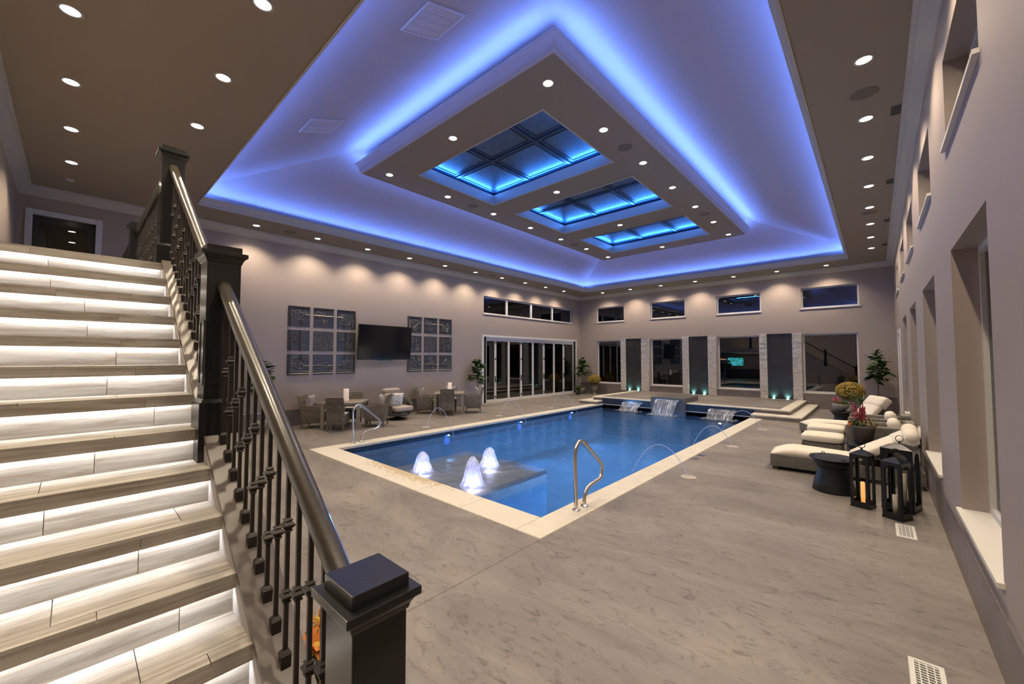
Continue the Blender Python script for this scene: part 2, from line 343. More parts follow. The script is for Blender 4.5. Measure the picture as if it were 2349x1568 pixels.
# ------------------------------------------------------------------ mesh helpers
class MB:
    def __init__(s): s.v = []; s.f = []; s.M = Matrix.Identity(4)
    def add(s, vs, fs):
        o = len(s.v); s.v += [tuple(s.M @ Vector(p)) for p in vs]; s.f += [tuple(i+o for i in f) for f in fs]; return s
    def box(s, x0, x1, y0, y1, z0, z1):
        return s.add([(x0,y0,z0),(x1,y0,z0),(x1,y1,z0),(x0,y1,z0),(x0,y0,z1),(x1,y0,z1),(x1,y1,z1),(x0,y1,z1)],
                     [(0,3,2,1),(4,5,6,7),(0,1,5,4),(1,2,6,5),(2,3,7,6),(3,0,4,7)])
    def frustum(s, cx, cy, z0, z1, a0, b0, a1, b1):
        return s.add([(cx-a0,cy-b0,z0),(cx+a0,cy-b0,z0),(cx+a0,cy+b0,z0),(cx-a0,cy+b0,z0),(cx-a1,cy-b1,z1),(cx+a1,cy-b1,z1),(cx+a1,cy+b1,z1),(cx-a1,cy+b1,z1)],
                     [(0,3,2,1),(4,5,6,7),(0,1,5,4),(1,2,6,5),(2,3,7,6),(3,0,4,7)])
    def lathe(s, prof, n=24, cx=0, cy=0, sx=1, sy=1):
        vs = []; fs = []
        for r, z in prof:
            for k in range(n):
                a = 2*math.pi*k/n; vs.append((cx+sx*r*math.cos(a), cy+sy*r*math.sin(a), z))
        for i in range(len(prof)-1):
            for k in range(n):
                k2 = (k+1) % n; fs.append((i*n+k, i*n+k2, (i+1)*n+k2, (i+1)*n+k))
        fs.append(tuple(range(n-1, -1, -1))); fs.append(tuple((len(prof)-1)*n+k for k in range(n)))
        return s.add(vs, fs)
    def tube(s, path, r, n=8, closed=False):
        P = [Vector(p) for p in path]; vs = []; fs = []; m = len(P)
        rr = r if isinstance(r, (list, tuple)) else [r]*m
        up = None
        for i, p in enumerate(P):
            a = P[(i-1) % m] if (closed or i > 0) else p; b = P[(i+1) % m] if (closed or i < m-1) else p
            t = (b-a).normalized()
            if up is None:
                up = Vector((0,0,1)) if abs(t.z) < .9 else Vector((1,0,0))
            u = (up - t*up.dot(t)).normalized(); w2 = t.cross(u); up = u
            for k in range(n):
                an = 2*math.pi*k/n; q = p + (u*math.cos(an)+w2*math.sin(an))*rr[i]; vs.append(tuple(q))
        for i in range(m if closed else m-1):
            j = (i+1) % m
            for k in range(n):
                k2 = (k+1) % n; fs.append((i*n+k, i*n+k2, j*n+k2, j*n+k))
        if not closed:
            fs.append(tuple(range(n-1, -1, -1))); fs.append(tuple((m-1)*n+k for k in range(n)))
        return s.add(vs, fs)
    def rbox(s, cx, cy, cz, sx, sy, sz, r, n=5, puff=0.0):
        # rounded box, optionally puffed up
        ix, iy, iz = max(sx/2-r, 0), max(sy/2-r, 0), max(sz/2-r, 0)
        bm = bmesh.new(); bmesh.ops.create_cube(bm, size=2)
        bmesh.ops.subdivide_edges(bm, edges=bm.edges[:], cuts=n, use_grid_fill=True)
        vs = []
        for v in bm.verts:
            p = Vector((v.co.x*sx/2, v.co.y*sy/2, v.co.z*sz/2))
            c = Vector((max(-ix, min(ix, p.x)), max(-iy, min(iy, p.y)), max(-iz, min(iz, p.z))))
            d = p-c
            if d.length > 1e-9: d = d.normalized()*r
            q = c+d
            if puff:
                ux, uy = v.co.x, v.co.y
                q.z *= 1 + puff*(1-ux*ux)*(1-uy*uy) - puff*.35*(abs(ux*uy))**3
            vs.append((q.x+cx, q.y+cy, q.z+cz))
        bm.verts.index_update(); fs = [tuple(v.index for v in f.verts) for f in bm.faces]; bm.free()
        return s.add(vs, fs)
    def rsweep(s, x0, x1, y0, y1, prof, close=False):
        # profile of (inset, z) swept round a rectangle with mitred corners
        vs = []; fs = []; n = len(prof)
        for d, z in prof: vs += [(x0+d,y0+d,z),(x1-d,y0+d,z),(x1-d,y1-d,z),(x0+d,y1-d,z)]
        for i in range(n if close else n-1):
            j = (i+1) % n
            for k in range(4): fs.append((i*4+k, i*4+(k+1)%4, j*4+(k+1)%4, j*4+k))
        return s.add(vs, fs)
    def prism(s, poly, axis, a, b):
        # polygon in the two other axes, extruded along axis from a to b
        n = len(poly)
        def P(u, v, t): return {'x': (t,u,v), 'y': (u,t,v), 'z': (u,v,t)}[axis]
        vs = [P(u,v,a) for u,v in poly]+[P(u,v,b) for u,v in poly]
        fs = [tuple(range(n-1,-1,-1)), tuple(range(n,2*n))]+[(k,(k+1)%n,n+(k+1)%n,n+k) for k in range(n)]
        return s.add(vs, fs)
    def mesh(s, name, m, smooth=False, recalc=True):
        me = bpy.data.meshes.new(name); me.from_pydata(s.v, [], s.f)
        if m is not None: me.materials.append(M[m])
        if recalc:
            bm = bmesh.new(); bm.from_mesh(me); bmesh.ops.recalc_face_normals(bm, faces=bm.faces); bm.to_mesh(me); bm.free()
        if smooth:
            for p in me.polygons: p.use_smooth = True
        return me
    def build(s, name, m, parent=None, smooth=False, bevel=0, loc=None, rz=None):
        return link(name, s.mesh(name, m, smooth), parent, bevel, loc, rz)
def link(name, me, parent=None, bevel=0, loc=None, rz=None):
    o = bpy.data.objects.new(name, me); COL.objects.link(o)
    if parent: o.parent = parent
    if loc: o.location = loc
    if rz is not None: o.rotation_euler = (0, 0, rz)
    if bevel:
        b = o.modifiers.new('bevel', 'BEVEL'); b.width = bevel; b.segments = 2; b.limit_method = 'ANGLE'; b.angle_limit = R(40)
    return o
def smooth_by_angle(o, ang=40):
    for p in o.data.polygons: p.use_smooth = True
    e = o.data
    bm = bmesh.new(); bm.from_mesh(e)
    for ed in bm.edges:
        ed.smooth = not (len(ed.link_faces) == 2 and ed.calc_face_angle(0) > R(ang))
    bm.to_mesh(e); bm.free(); return o
def tag(o, label, cat, group=None):
    o['label'] = label; o['category'] = cat
    if group: o['group'] = group
    return o
def struct(o): o['kind'] = 'structure'; return o
def stuff(o): o['kind'] = 'stuff'; return o
def thing(name, label, cat, loc=(0,0,0), rz=0, group=None):
    o = bpy.data.objects.new(name, None); o.empty_display_size = .1; COL.objects.link(o); o.location = loc; o.rotation_euler = (0,0,rz)
    return tag(o, label, cat, group)
def copy_tree(o, parent=None):
    c = o.copy(); COL.objects.link(c); c.parent = parent
    for ch in list(o.children): copy_tree(ch, c)
    return c
ORD = ['first','second','third','fourth','fifth','sixth','seventh','eighth','ninth','tenth','eleventh','twelfth','thirteenth']
def area(name, loc, size_x, size_y, watts, col, direction, parent=None, spread=180):
    l = bpy.data.lights.new(name, 'AREA'); l.shape = 'RECTANGLE'; l.size = size_x; l.size_y = size_y; l.energy = watts; l.color = col; l.spread = R(spread)
    o = bpy.data.objects.new(name, l); COL.objects.link(o); o.location = loc
    return o

# ------------------------------------------------------------------ walls
def wall_boxes(fix0, fix1, axis, a0, a1, z0, z1, holes):
    m = MB()
    A = sorted({a0, a1, *[h[0] for h in holes], *[h[1] for h in holes]}); Z = sorted({z0, z1, *[h[2] for h in holes], *[h[3] for h in holes]})
    for i in range(len(A)-1):
        for j in range(len(Z)-1):
            ca, cz = (A[i]+A[i+1])/2, (Z[j]+Z[j+1])/2
            if any(h[0] < ca < h[1] and h[2] < cz < h[3] for h in holes): continue
            if axis == 'y': m.box(fix0, fix1, A[i], A[i+1], Z[j], Z[j+1])
            else: m.box(A[i], A[i+1], fix0, fix1, Z[j], Z[j+1])
    return m
LW = [(12.13, 19.12, 3.96, 4.74), (12.12, 19.38, 0, 2.94), (-.64, .26, BAL, 4.95)]
struct(wall_boxes(XL-.25, XL, 'y', -5.2, YB+.25, 0, 7.2, LW).build('wall_left', 'wall_paint'))
BW = [(-11.6,-10.1), (-8.5,-6.88), (-5.34,-3.66), (-2.17,-.46)]
BU = [(-11.64,-9.95), (-8.5,-6.77), (-5.36,-3.6), (-2.19,-.4)]
bh = [(a,b,.62,2.96) for a,b in BW] + [(a,b,3.99,4.82) for a,b in BU]
struct(wall_boxes(YB, YB+.25, 'x', XL, XR+.25, 0, 7.2, bh).build('wall_back', 'wall_paint'))
RW = [(3.95,5.6), (7.05,8.7), (10.15,11.8), (13.1,14.7)]
RU = [(.9,2.55)] + RW + [(16.2, 17.85)]
rh = [(a,b,.60,3.02) for a,b in RW] + [(a,b,4.02,4.86) for a,b in RU] + [(16.3, 17.5, 0, 2.75)]
struct(wall_boxes(XR, XR+.25, 'y', YN-.25, YB+.25, 0, 7.2, rh).build('wall_right', 'wall_paint'))
struct(wall_boxes(YN-.25, YN, 'x', XL, XR+.25, 0, 7.2, [(-12.2,-5.6,0,2.5)]).build('wall_near', 'wall_paint'))

# floor with the pool cut out
PX0, PX1, PY0, PY1 = -8.87, -3.12, 3.97, 15.62
CX0, CX1, CY0 = -9.20, -2.79, 3.53
m = MB()
m.box(XL, CX0, -5.0, YB, -.2, 0); m.box(CX1, XR, -5.0, YB, -.2, 0); m.box(CX0, CX1, -5.0, CY0, -.2, 0); m.box(CX0, CX1, PY1, YB, -.2, 0)
fl = struct(m.build('floor', 'floor_concrete'))
# thin sawn control joints, slightly recessed look by a dark strip proud 1 mm
mat('joint_dark', (.10, .085, .072), .8)
for (x0,x1,y0,y1) in [(CX1, XR, 7.40, 7.406), (CX1, XR, 11.5, 11.506), (XL, CX0, 3.50, 3.506), (XL, CX0, 7.7, 7.706), (XL,CX0,12.0,12.006), (-2.79,-2.784,-.8,CY0)]:
    MB().box(x0,x1,y0,y1,-.01,.0008).build('control_joint', 'joint_dark', fl)

# ------------------------------------------------------------------ ceiling
SOF = [(0, ZS), ]
m = MB()
m.box(XL, TX0, YN, YB, ZS, ZS+.08); m.box(TX1, XR, YN, YB, ZS, ZS+.08); m.box(TX0, TX1, YN, TY0, ZS, ZS+.08); m.box(TX0, TX1, TY1, YB, ZS, ZS+.08)
ceil = struct(m.build('ceiling', 'soffit_paint'))
m = MB(); m.rsweep(TX0, TX1, TY0, TY1, [(0.03, ZS+.10), (-.40, ZS+.10), (-.40, ZS+.24), (2.46, ZF)])
m.add([(TX0+2.46,TY0+2.46,ZF),(TX1-2.46,TY0+2.46,ZF),(TX1-2.46,TY1-2.46,ZF),(TX0+2.46,TY1-2.46,ZF)], [(0,1,2,3)])
m.build('tray_slope', 'tray_paint', ceil)
# outer back of the tray so that no sky light leaks in
MB().box(XL-.25, XR+.25, YN-.25, YB+.25, 7.2, 7.3).build('roof_deck', 'soffit_paint', ceil)

# wall crown and tray fascia, box crown
def crown(drop, proj, zt):
    return [(0, zt-drop), (0.015, zt-drop), (.02, zt-drop+.03), (.045, zt-drop+.045), (proj*.45, zt-drop*.62), (proj*.72, zt-drop*.36), (proj*.8, zt-drop*.2), (proj*.93, zt-drop*.17), (proj, zt-.03), (proj, zt)]
struct(MB().rsweep(XL, XR, YN, YB, crown(.19, .19, ZS)).build('trim_1', 'trim_white'))
struct(MB().rsweep(TX0, TX1, TY0, TY1, [(-.01, ZS), (-.01, ZS-.012), (.012, ZS-.012), (.016, ZS+.03), (.04, ZS+.045), (.05, ZS+.10), (.085, ZS+.135), (.09, ZS+.15), (.105, ZS+.155), (.105, ZS+.175), (.05, ZS+.175), (.03, ZS+.10)]).build('trim_2', 'trim_white'))
struct(MB().rsweep(BX0, BX1, BY0, BY1, [(0, ZB), (0, ZB-.012), (-.02, ZB-.012), (-.025, ZB+.03), (-.05, ZB+.05), (-.06, ZB+.12), (-.10, ZB+.17), (-.11, ZB+.20), (-.125, ZB+.205), (-.125, ZB+.235), (-.06, ZB+.235), (-.02, ZB+.15), (0.25, ZB+.15)]).build('trim_3', 'trim_white'))
# hanging panel
SKX = (-7.88, -4.18); SKY = [(5.39, 7.89), (8.85, 11.38), (12.37, 14.84)]
m = MB(); ys = [BY0] + [y for p in SKY for y in p] + [BY1]
m.box(BX0, SKX[0], BY0, BY1, ZB, ZB+.03); m.box(SKX[1], BX1, BY0, BY1, ZB, ZB+.03)
for i in range(0, len(ys), 2): m.box(SKX[0], SKX[1], ys[i], ys[i+1], ZB, ZB+.03)
m.build('hanging_panel', 'soffit_paint', ceil)
MB().rsweep(BX0+.25, BX1-.25, BY0+.25, BY1-.25, [(0, ZB+.02), (0, ZF)]).build('panel_riser', 'tray_paint', ceil)

# skylights set in the panel
for si, (y0, y1) in enumerate(SKY):
    t = bpy.data.objects.new('window_%d' % (si+11), None); COL.objects.link(t); struct(t)
    x0, x1 = SKX
    MB().rsweep(x0, x1, y0, y1, [(-.03, ZB-.006), (0.012, ZB-.006), (.012, ZB+.05), (0.0, ZB+.06), (0, ZB+.27), (-.22, ZB+.27)]).build('well_trim', 'trim_white', t)
    ex0, ex1, ey0, ey1 = x0-.2, x1+.2, y0-.2, y1+.2; zg = ZB+.42
    MB().rsweep(ex0, ex1, ey0, ey1, [(0, ZB+.27), (0, zg+.02)]).build('light_pocket', 'muntin', t)
    nx, ny = 3, 2; dx, dy = (x1-x0+.30)/nx, (y1-y0+.30)/ny; ax, ay = x0-.15, y0-.15
    pm = MB().box(-dx/2+.01, dx/2-.01, -dy/2+.01, dy/2-.01, 0, .01).mesh('pane', 'skylight_glass')
    fm = MB().rsweep(-dx/2+.10, dx/2-.10, -dy/2+.10, dy/2-.10, [(0, 0), (0, -.012), (.022, -.012), (.022, 0)]).mesh('pane_moulding', 'muntin')
    for i in range(nx):
        for j in range(ny):
            p = link('pane', pm, t, loc=(ax+(i+.5)*dx, ay+(j+.5)*dy, zg)); link('pane_moulding', fm, p)
    for i in range(nx+1): MB().box(ax+i*dx-.03, ax+i*dx+.03, ay, ay+ny*dy, zg-.035, zg+.012).build('muntin', 'muntin', t)
    for j in range(ny+1): MB().box(ax, ax+nx*dx, ay+j*dy-.03, ay+j*dy+.03, zg-.036, zg+.012).build('muntin', 'muntin', t)
    zl = ZB+.335
    for (lx, ly, ln, ang, rot) in [((x0+x1)/2, y0-.10, x1-x0, 1, 0), ((x0+x1)/2, y1+.10, x1-x0, -1, 0), (x0-.10, (y0+y1)/2, y1-y0, 1, 1), (x1+.10, (y0+y1)/2, y1-y0, -1, 1)]:
        o = area('skylight_led', (lx, ly, zl), ln, .03, 15*ln, (.05, .25, 1.0), None)
        o.rotation_euler = (R(180 - (-35)*(-ang)), 0, 0) if not rot else (0, R(180 + 35*ang), R(0))
        if rot:
            o.data.size, o.data.size_y = .03, ln
        o.parent = t

# cove strips: area lamps lying on the ledge behind the fascia, shining up the slope
def strip_set(x0, x1, y0, y1, z, wpm, tilt, name, out):
    cx, cy = (x0+x1)/2, (y0+y1)/2
    for (lx, ly, ln, dirv) in [(cx, y0, x1-x0, (0, 1)), (cx, y1, x1-x0, (0, -1)), (x0, cy, y1-y0, (1, 0)), (x1, cy, y1-y0, (-1, 0))]:
        o = area(name, (lx, ly, z), ln, .04, wpm*ln, BLUE, None)
        d = Vector((dirv[0]*out, dirv[1]*out, 0))*math.sin(R(tilt)) + Vector((0, 0, 1))*math.cos(R(tilt))
        q = (-d).to_track_quat('Z', 'X' if dirv[0] == 0 else 'Y')
        # local X along the strip
        zax = -d; xax = Vector((1,0,0)) if dirv[0] == 0 else Vector((0,1,0)); yax = zax.cross(xax)
        o.matrix_world = Matrix(((xax.x,yax.x,zax.x,lx),(xax.y,yax.y,zax.y,ly),(xax.z,yax.z,zax.z,z),(0,0,0,1)))
strip_set(TX0-.10, TX1+.10, TY0-.10, TY1+.10, ZS+.13, COVE_W, 74, 'cove_led', 1)
strip_set(BX0-.04, BX1+.04, BY0-.04, BY1+.04, ZB+.245, BOX_W, 62, 'panel_led', -1)

# ------------------------------------------------------------------ recessed downlights
ring_me = MB().lathe([(.075, 0), (.095, 0), (.095, -.006), (.073, -.006), (.075, 0)], 24).mesh('trim_ring', 'plastic_white', True)
lens_me = MB().lathe([(.001, -.002), (.074, -.002), (.074, .004), (.001, .004)], 24).mesh('lens', 'lens')
spot_d = bpy.data.lights.new('downlight_beam', 'SPOT'); spot_d.energy = SPOT_W; spot_d.color = WARM; spot_d.spot_size = R(126); spot_d.spot_blend = .75; spot_d.shadow_soft_size = .05
def downlight(x, y, z, label, group):
    t = thing('recessed_downlight', label, 'ceiling light', (x, y, z), 0, group)
    link('trim_ring', ring_me, t); link('lens', lens_me, t)
    o = bpy.data.objects.new('beam', spot_d); COL.objects.link(o); o.parent = t; o.location = (0, 0, -.02)
for i in range(10):
    downlight(-12.1, 17.37-i*1.576, ZS, 'recessed downlight, %s from the back corner in the row above the television wall' % ORD[i], 'downlights along the television wall')
for i in range(7):
    downlight(-10.85+i*1.592, 19.22, ZS, 'recessed downlight, %s from the left in the row above the far wall' % ORD[i], 'downlights along the far wall')
for i in range(12):
    downlight(-.01, 17.15-i*1.565, ZS, 'recessed downlight, %s from the far end in the row beside the right wall' % ORD[i], 'downlights along the right wall')
for i in range(6):
    downlight(-10.63+i*1.56, -.12, ZS, 'recessed downlight, %s from the far door in the near row above stairs and balcony' % ORD[i], 'downlights above stairs and balcony')
for i in range(4):
    downlight(-7.53+i*1.556, 1.17, ZS, 'recessed downlight beside the tray edge above the stairs, %s from the left wall' % ORD[i], 'downlights beside the near tray edge')
for i in range(7):
    y = 4.91+i*1.737
    downlight(-8.38, y, ZB, 'downlight in the hanging ceiling panel, left long edge, %s from its near end' % ORD[i], 'downlights in the hanging panel')
    downlight(-3.70, y, ZB, 'downlight in the hanging ceiling panel, right long edge, %s from its near end' % ORD[i], 'downlights in the hanging panel')
for i, y in enumerate((4.91, 8.37, 11.86, 15.34)):
    downlight(-6.04, y, ZB, 'downlight on the centre line of the hanging ceiling panel, %s from its near end' % ORD[i], 'downlights in the hanging panel')
# speakers, vents, smoke detector in the ceiling
sp = MB().lathe([(.001, -.004), (.13, -.004), (.15, -.001), (.15, .003), (.001, .003)], 28).mesh('ceiling_speaker', 'speaker_grille', True)
for x, y, z, l in [(-3.7, 7.52, ZB, 'round ceiling speaker by the first skylight, right edge of hanging panel'), (-8.39, 7.55, ZB, 'round ceiling speaker by the first skylight, left edge of hanging panel'),
                   (-3.7, 12.67, ZB, 'round ceiling speaker by the far skylight, right edge of hanging panel'), (-8.39, 12.75, ZB, 'round ceiling speaker by the far skylight, left edge of hanging panel'),
                   (-.02, 7.0, ZS, 'large round speaker in the soffit beside the right wall, nearest one'), (-.02, 12.9, ZS, 'round speaker in the right soffit further down the row'),
                   (-12.05, 4.0, ZS, 'round speaker in the soffit above the television wall, between near lights'), (-12.05, 12.0, ZS, 'round speaker in the soffit above the folding doors')]:
    tag(link('ceiling_speaker', sp, loc=(x, y, z)), l, 'speaker', 'ceiling speakers')
for i, y in enumerate((7.77, 10.88, 13.93, 16.9)):
    t = thing('soffit_vent', 'small dark air vent in the right soffit, %s from the camera' % ORD[i], 'vent', (.31, y, ZS), 0, 'soffit vents')
    MB().rsweep(-.075, .075, -.16, .16, [(0, 0), (0, -.006), (.015, -.006), (.015, 0)]).build('frame', 'soffit_paint', t)
    MB().box(-.06, .06, -.145, .145, -.002, .004).build('backing', 'vent_dark', t)
    for k in range(5): MB().box(-.055+k*.025, -.048+k*.025, -.145, .145, -.005, .0).build('slat', 'speaker_grille', t)
t = thing('smoke_detector', 'round white smoke detector on the ceiling above the balcony', 'smoke detector', (-11.68, -.15, ZS))
MB().lathe([(.001, -.035), (.045, -.035), (.06, -.022), (.07, -.018), (.075, 0), (.001, 0)], 24).build('housing', 'smoke_white', t, True)
MB().lathe([(.001, -.04), (.018, -.04), (.02, -.034), (.001, -.034)], 12).build('sensor_cap', 'plastic_white', t, True)
# return air grilles on the near tray slope
sl = math.atan2(ZF-ZS-.24, 2.86)
for x, lbl in ((-4.13, 'large return air grille on the blue lit tray slope, nearer one'), (-7.58, 'large return air grille on the blue lit tray slope, further left')):
    yy = 3.02; zz = ZS+.24+(yy-(TY0-.40))*math.tan(sl)-.004
    t = thing('return_air_grille', lbl, 'vent', (x, yy, zz), 0, 'return air grilles'); t.rotation_euler = (sl, 0, 0)
    MB().rsweep(-.31, .31, -.31, .31, [(0, 0), (0, -.012), (.035, -.012), (.035, .0)]).build('frame', 'trim_white', t)
    MB().box(-.275, .275, -.275, .275, -.003, .0).build('backing', 'speaker_grille', t)
    sm = MB().add([(-.272,0,0),(.272,0,0),(.272,.012,-.008),(-.272,.012,-.008),(-.272,.002,.001),(.272,.002,.001),(.272,.014,-.007),(-.272,.014,-.007)], [(0,1,2,3),(4,7,6,5),(0,4,5,1),(3,2,6,7),(0,3,7,4),(1,5,6,2)]).mesh('slat', 'trim_white')
    for k in range(27): link('slat', sm, t, loc=(0, -.27+k*.0202, -.003))
    for k in range(3): MB().box(-.14+k*.14-.004, -.14+k*.14+.004, -.272, .272, -.0135, -.003).build('divider', 'trim_white', t)

# ------------------------------------------------------------------ windows
def window(n, axis, a0, a1, z0, z1, face, inward, depth=.10, fw=.055, sill=True, mull=()):
    # axis 'x': window lies along x in a wall whose face is at y=face; inward = +1/-1 direction of the room
    t = bpy.data.objects.new('window_%d' % n, None); COL.objects.link(t); struct(t)
    f = face - inward*depth
    def bx(mm, p0, p1, d0, d1, q0, q1):
        lo, hi = sorted((f+inward*d0, f+inward*d1))
        return mm.box(p0, p1, lo, hi, q0, q1) if axis == 'x' else mm.box(lo, hi, p0, p1, q0, q1)
    fr = MB()
    bx(fr, a0, a0+fw, -.06, .0, z0, z1); bx(fr, a1-fw, a1, -.06, 0, z0, z1); bx(fr, a0+fw, a1-fw, -.06, 0, z1-fw, z1); bx(fr, a0+fw, a1-fw, -.06, 0, z0, z0+fw)
    fr.build('frame', 'white_frame', t)
    edges = [a0+fw] + [q for mm in mull for q in (mm-.06, mm+.06)] + [a1-fw]
    for i in range(0, len(edges), 2): bx(MB(), edges[i], edges[i+1], -.045, -.035, z0+fw, z1-fw).build('pane', 'window_glass', t)
    for mm in mull: bx(MB(), mm-.06, mm+.06, -.06, .01, z0+fw, z1-fw).build('mullion', 'white_frame', t)
    if sill: bx(MB(), a0-.035, a1+.035, -.0, depth+.035, z0-.03, z0+.004).build('sill', 'sill_white', t)
    return t
n = 1
for (a, b) in BW: window(n, 'x', a, b, .62, 2.96, YB, -1); n += 1
for (a, b) in BU: window(n, 'x', a, b, 3.99, 4.82, YB, -1); n += 1
window(9, 'y', 12.13, 19.12, 3.96, 4.74, XL, 1, mull=(13.72, 15.52, 17.30))
n = 21
for (a, b) in RW: window(n, 'y', a, b, .60, 3.02, XR, -1, depth=.17, fw=.06); n += 1
for (a, b) in RU: window(n, 'y', a, b, 4.02, 4.86, XR, -1, depth=.17, fw=.06); n += 1

# folding door wall
d = bpy.data.objects.new('door_1', None); COL.objects.link(d); struct(d)
m = MB(); m.box(XL, XL+.03, 12.02, 12.12, 0, 3.02); m.box(XL, XL+.03, 19.38, 19.48, 0, 3.02); m.box(XL, XL+.03, 12.12, 19.38, 2.94, 3.02)
m.build('casing', 'white_frame', d)
m = MB(); m.box(XL-.16, XL, 12.12, 12.28, 0, 2.94); m.box(XL-.16, XL, 19.22, 19.38, 0, 2.94); m.build('jamb', 'tv_bezel', d)
MB().box(XL-.16, XL, 12.28, 19.22, 2.84, 2.94).build('head_track', 'white_frame', d)
MB().box(XL-.16, XL+.01, 12.12, 19.38, 0, .02).build('threshold', 'white_frame', d)
eds = [12.28, 12.90, 13.79, 14.68, 15.58, 16.47, 17.36, 18.25, 19.22]
for i in range(8):
    y0, y1 = eds[i]+.004, eds[i+1]-.004; st = .055
    m = MB(); m.box(XL-.09, XL-.03, y0, y0+st, .03, 2.83); m.box(XL-.09, XL-.03, y1-st, y1, .03, 2.83); m.box(XL-.09, XL-.03, y0+st, y1-st, .03, .14); m.box(XL-.09, XL-.03, y0+st, y1-st, 2.76, 2.83)
    lf = m.build('door_leaf', 'white_frame', d)
    MB().box(XL-.065, XL-.055, y0+st, y1-st, .14, 2.76).build('pane', 'window_glass', lf)
    if i % 2 == 0:
        for hz in (.25, .95, 1.95, 2.7): MB().box(XL-.03, XL-.012, y1-.025, y1+.03, hz-.05, hz+.05).build('hinge', 'tv_bezel', lf)
        MB().box(XL-.03, XL+.02, y1-.035, y1-.015, .98, 1.18).build('handle', 'tv_bezel', lf)
# balcony door
d = bpy.data.objects.new('door_2', None); COL.objects.link(d); struct(d)
m = MB(); m.box(XL, XL+.03, -.74, -.64, BAL, 5.06); m.box(XL, XL+.03, .26, .36, BAL, 5.06); m.box(XL, XL+.03, -.64, .26, 4.95, 5.06); m.build('casing', 'white_frame', d, bevel=.006)
MB().box(XL-.12, XL-.07, -.64, .26, BAL, 4.95).build('door_leaf', 'door_dark', d)
MB().box(XL-.069, XL-.062, -.52, .14, BAL+.2, 4.83).build('pane', 'window_glass', d)
MB().box(XL-.07, XL-.02, .17, .2, 3.80, 3.92).build('handle', 'steel', d)
# door on the right wall
d = bpy.data.objects.new('door_3', None); COL.objects.link(d); struct(d)
m = MB(); m.box(XR-.03, XR, 16.2, 16.3, 0, 2.86); m.box(XR-.03, XR, 17.5, 17.6, 0, 2.86); m.box(XR-.03, XR, 16.3, 17.5, 2.75, 2.86); m.build('casing', 'white_frame', d)
m = MB(); m.box(XR+.06, XR+.11, 16.3, 16.45, 0, 2.75); m.box(XR+.06, XR+.11, 17.35, 17.5, 0, 2.75); m.box(XR+.06, XR+.11, 16.45, 17.35, 0, .25); m.box(XR+.06, XR+.11, 16.45, 17.35, 2.6, 2.75); m.build('door_leaf', 'white_frame', d)
MB().box(XR+.08, XR+.09, 16.45, 17.35, .25, 2.6).build('pane', 'window_glass', d)
MB().box(XR+.0, XR+.06, 16.38, 16.41, 1.0, 1.14).build('handle', 'steel', d)

# ------------------------------------------------------------------ base tiles along the walls
def basetiles(name, axis, face, inward, spans, h, tl):
    b = bpy.data.objects.new(name, None); COL.objects.link(b); struct(b)
    for (a0, a1) in spans:
        k = max(1, round((a1-a0)/tl)); L = (a1-a0)/k
        for i in range(k):
            lo, hi = sorted((face, face+inward*.018)); p0, p1 = a0+i*L+.002, a0+(i+1)*L-.002
            for (q0, q1) in ((.0, h*.62-.002), (h*.62+.002, h)) if h > .5 else ((0, h),):
                mm = MB()
                mm.box(p0, p1, lo, hi, q0, q1) if axis == 'x' else mm.box(lo, hi, p0, p1, q0, q1)
                mm.build('tile', 'base_tile', b)
        lo, hi = sorted((face, face+inward*.022)); mm = MB()
        mm.box(a0, a1, lo, hi, h, h+.012) if axis == 'x' else mm.box(lo, hi, a0, a1, h, h+.012)
        mm.build('top_strip', 'steel', b)
basetiles('baseboard_left', 'y', XL, 1, [(.66, 12.0)], .46, 1.2)
basetiles('baseboard_right', 'y', XR, -1, [(-.8, 16.18), (17.62, 19.8)], .44, 1.2)
basetiles('baseboard_back', 'x', YB, -1, [(XL, -10.15), (-8.55, -6.93), (-5.38, -3.7), (-2.2, XR)], .575, .95)

# ------------------------------------------------------------------ pool
pool = bpy.data.objects.new('swimming_pool', None); COL.objects.link(pool)
tag(pool, 'long blue indoor swimming pool with cream stone coping in the middle of the hall', 'pool')
WZ = -.12
m = MB(); DZ = -1.35
m.add([(PX0,PY0,DZ),(PX1,PY0,DZ),(PX1,PY1,DZ),(PX0,PY1,DZ),(PX0,PY0,-.06),(PX1,PY0,-.06),(PX1,PY1,-.06),(PX0,PY1,-.06)], [(0,1,2,3),(0,4,5,1),(1,5,6,2),(2,6,7,3),(3,7,4,0)])
m.build('basin', 'plaster_blue', pool)
m = MB(); m.rsweep(PX0, PX1, PY0, PY1, [(.004, -.045), (.012, -.045), (.012, -.34), (.004, -.34)]); m.build('waterline_tile', 'mosaic', pool)
# coping stones, one object each
def cop(x0, x1, y0, y1, par=pool, z0=-.055, z1=.012, mt='coping'):
    MB().box(x0, x1, y0, y1, z0, z1).build('coping_stone', mt, par, bevel=.012)
g = .002
def row(a, b, k): return [(a+(b-a)*i/k+g, a+(b-a)*(i+1)/k-g) for i in range(k)]
for p, q in row(CX0+.0, CX1-.36, 6): cop(p, q, CY0, PY0+.03, mt='coping_stained')
for p, q in row(CY0, PY1, 10):
    cop(CX1-.36, CX1, p, q)
for p, q in row(PY0+.03, PY1, 9):
    cop(CX0, PX0+.03, p, q)
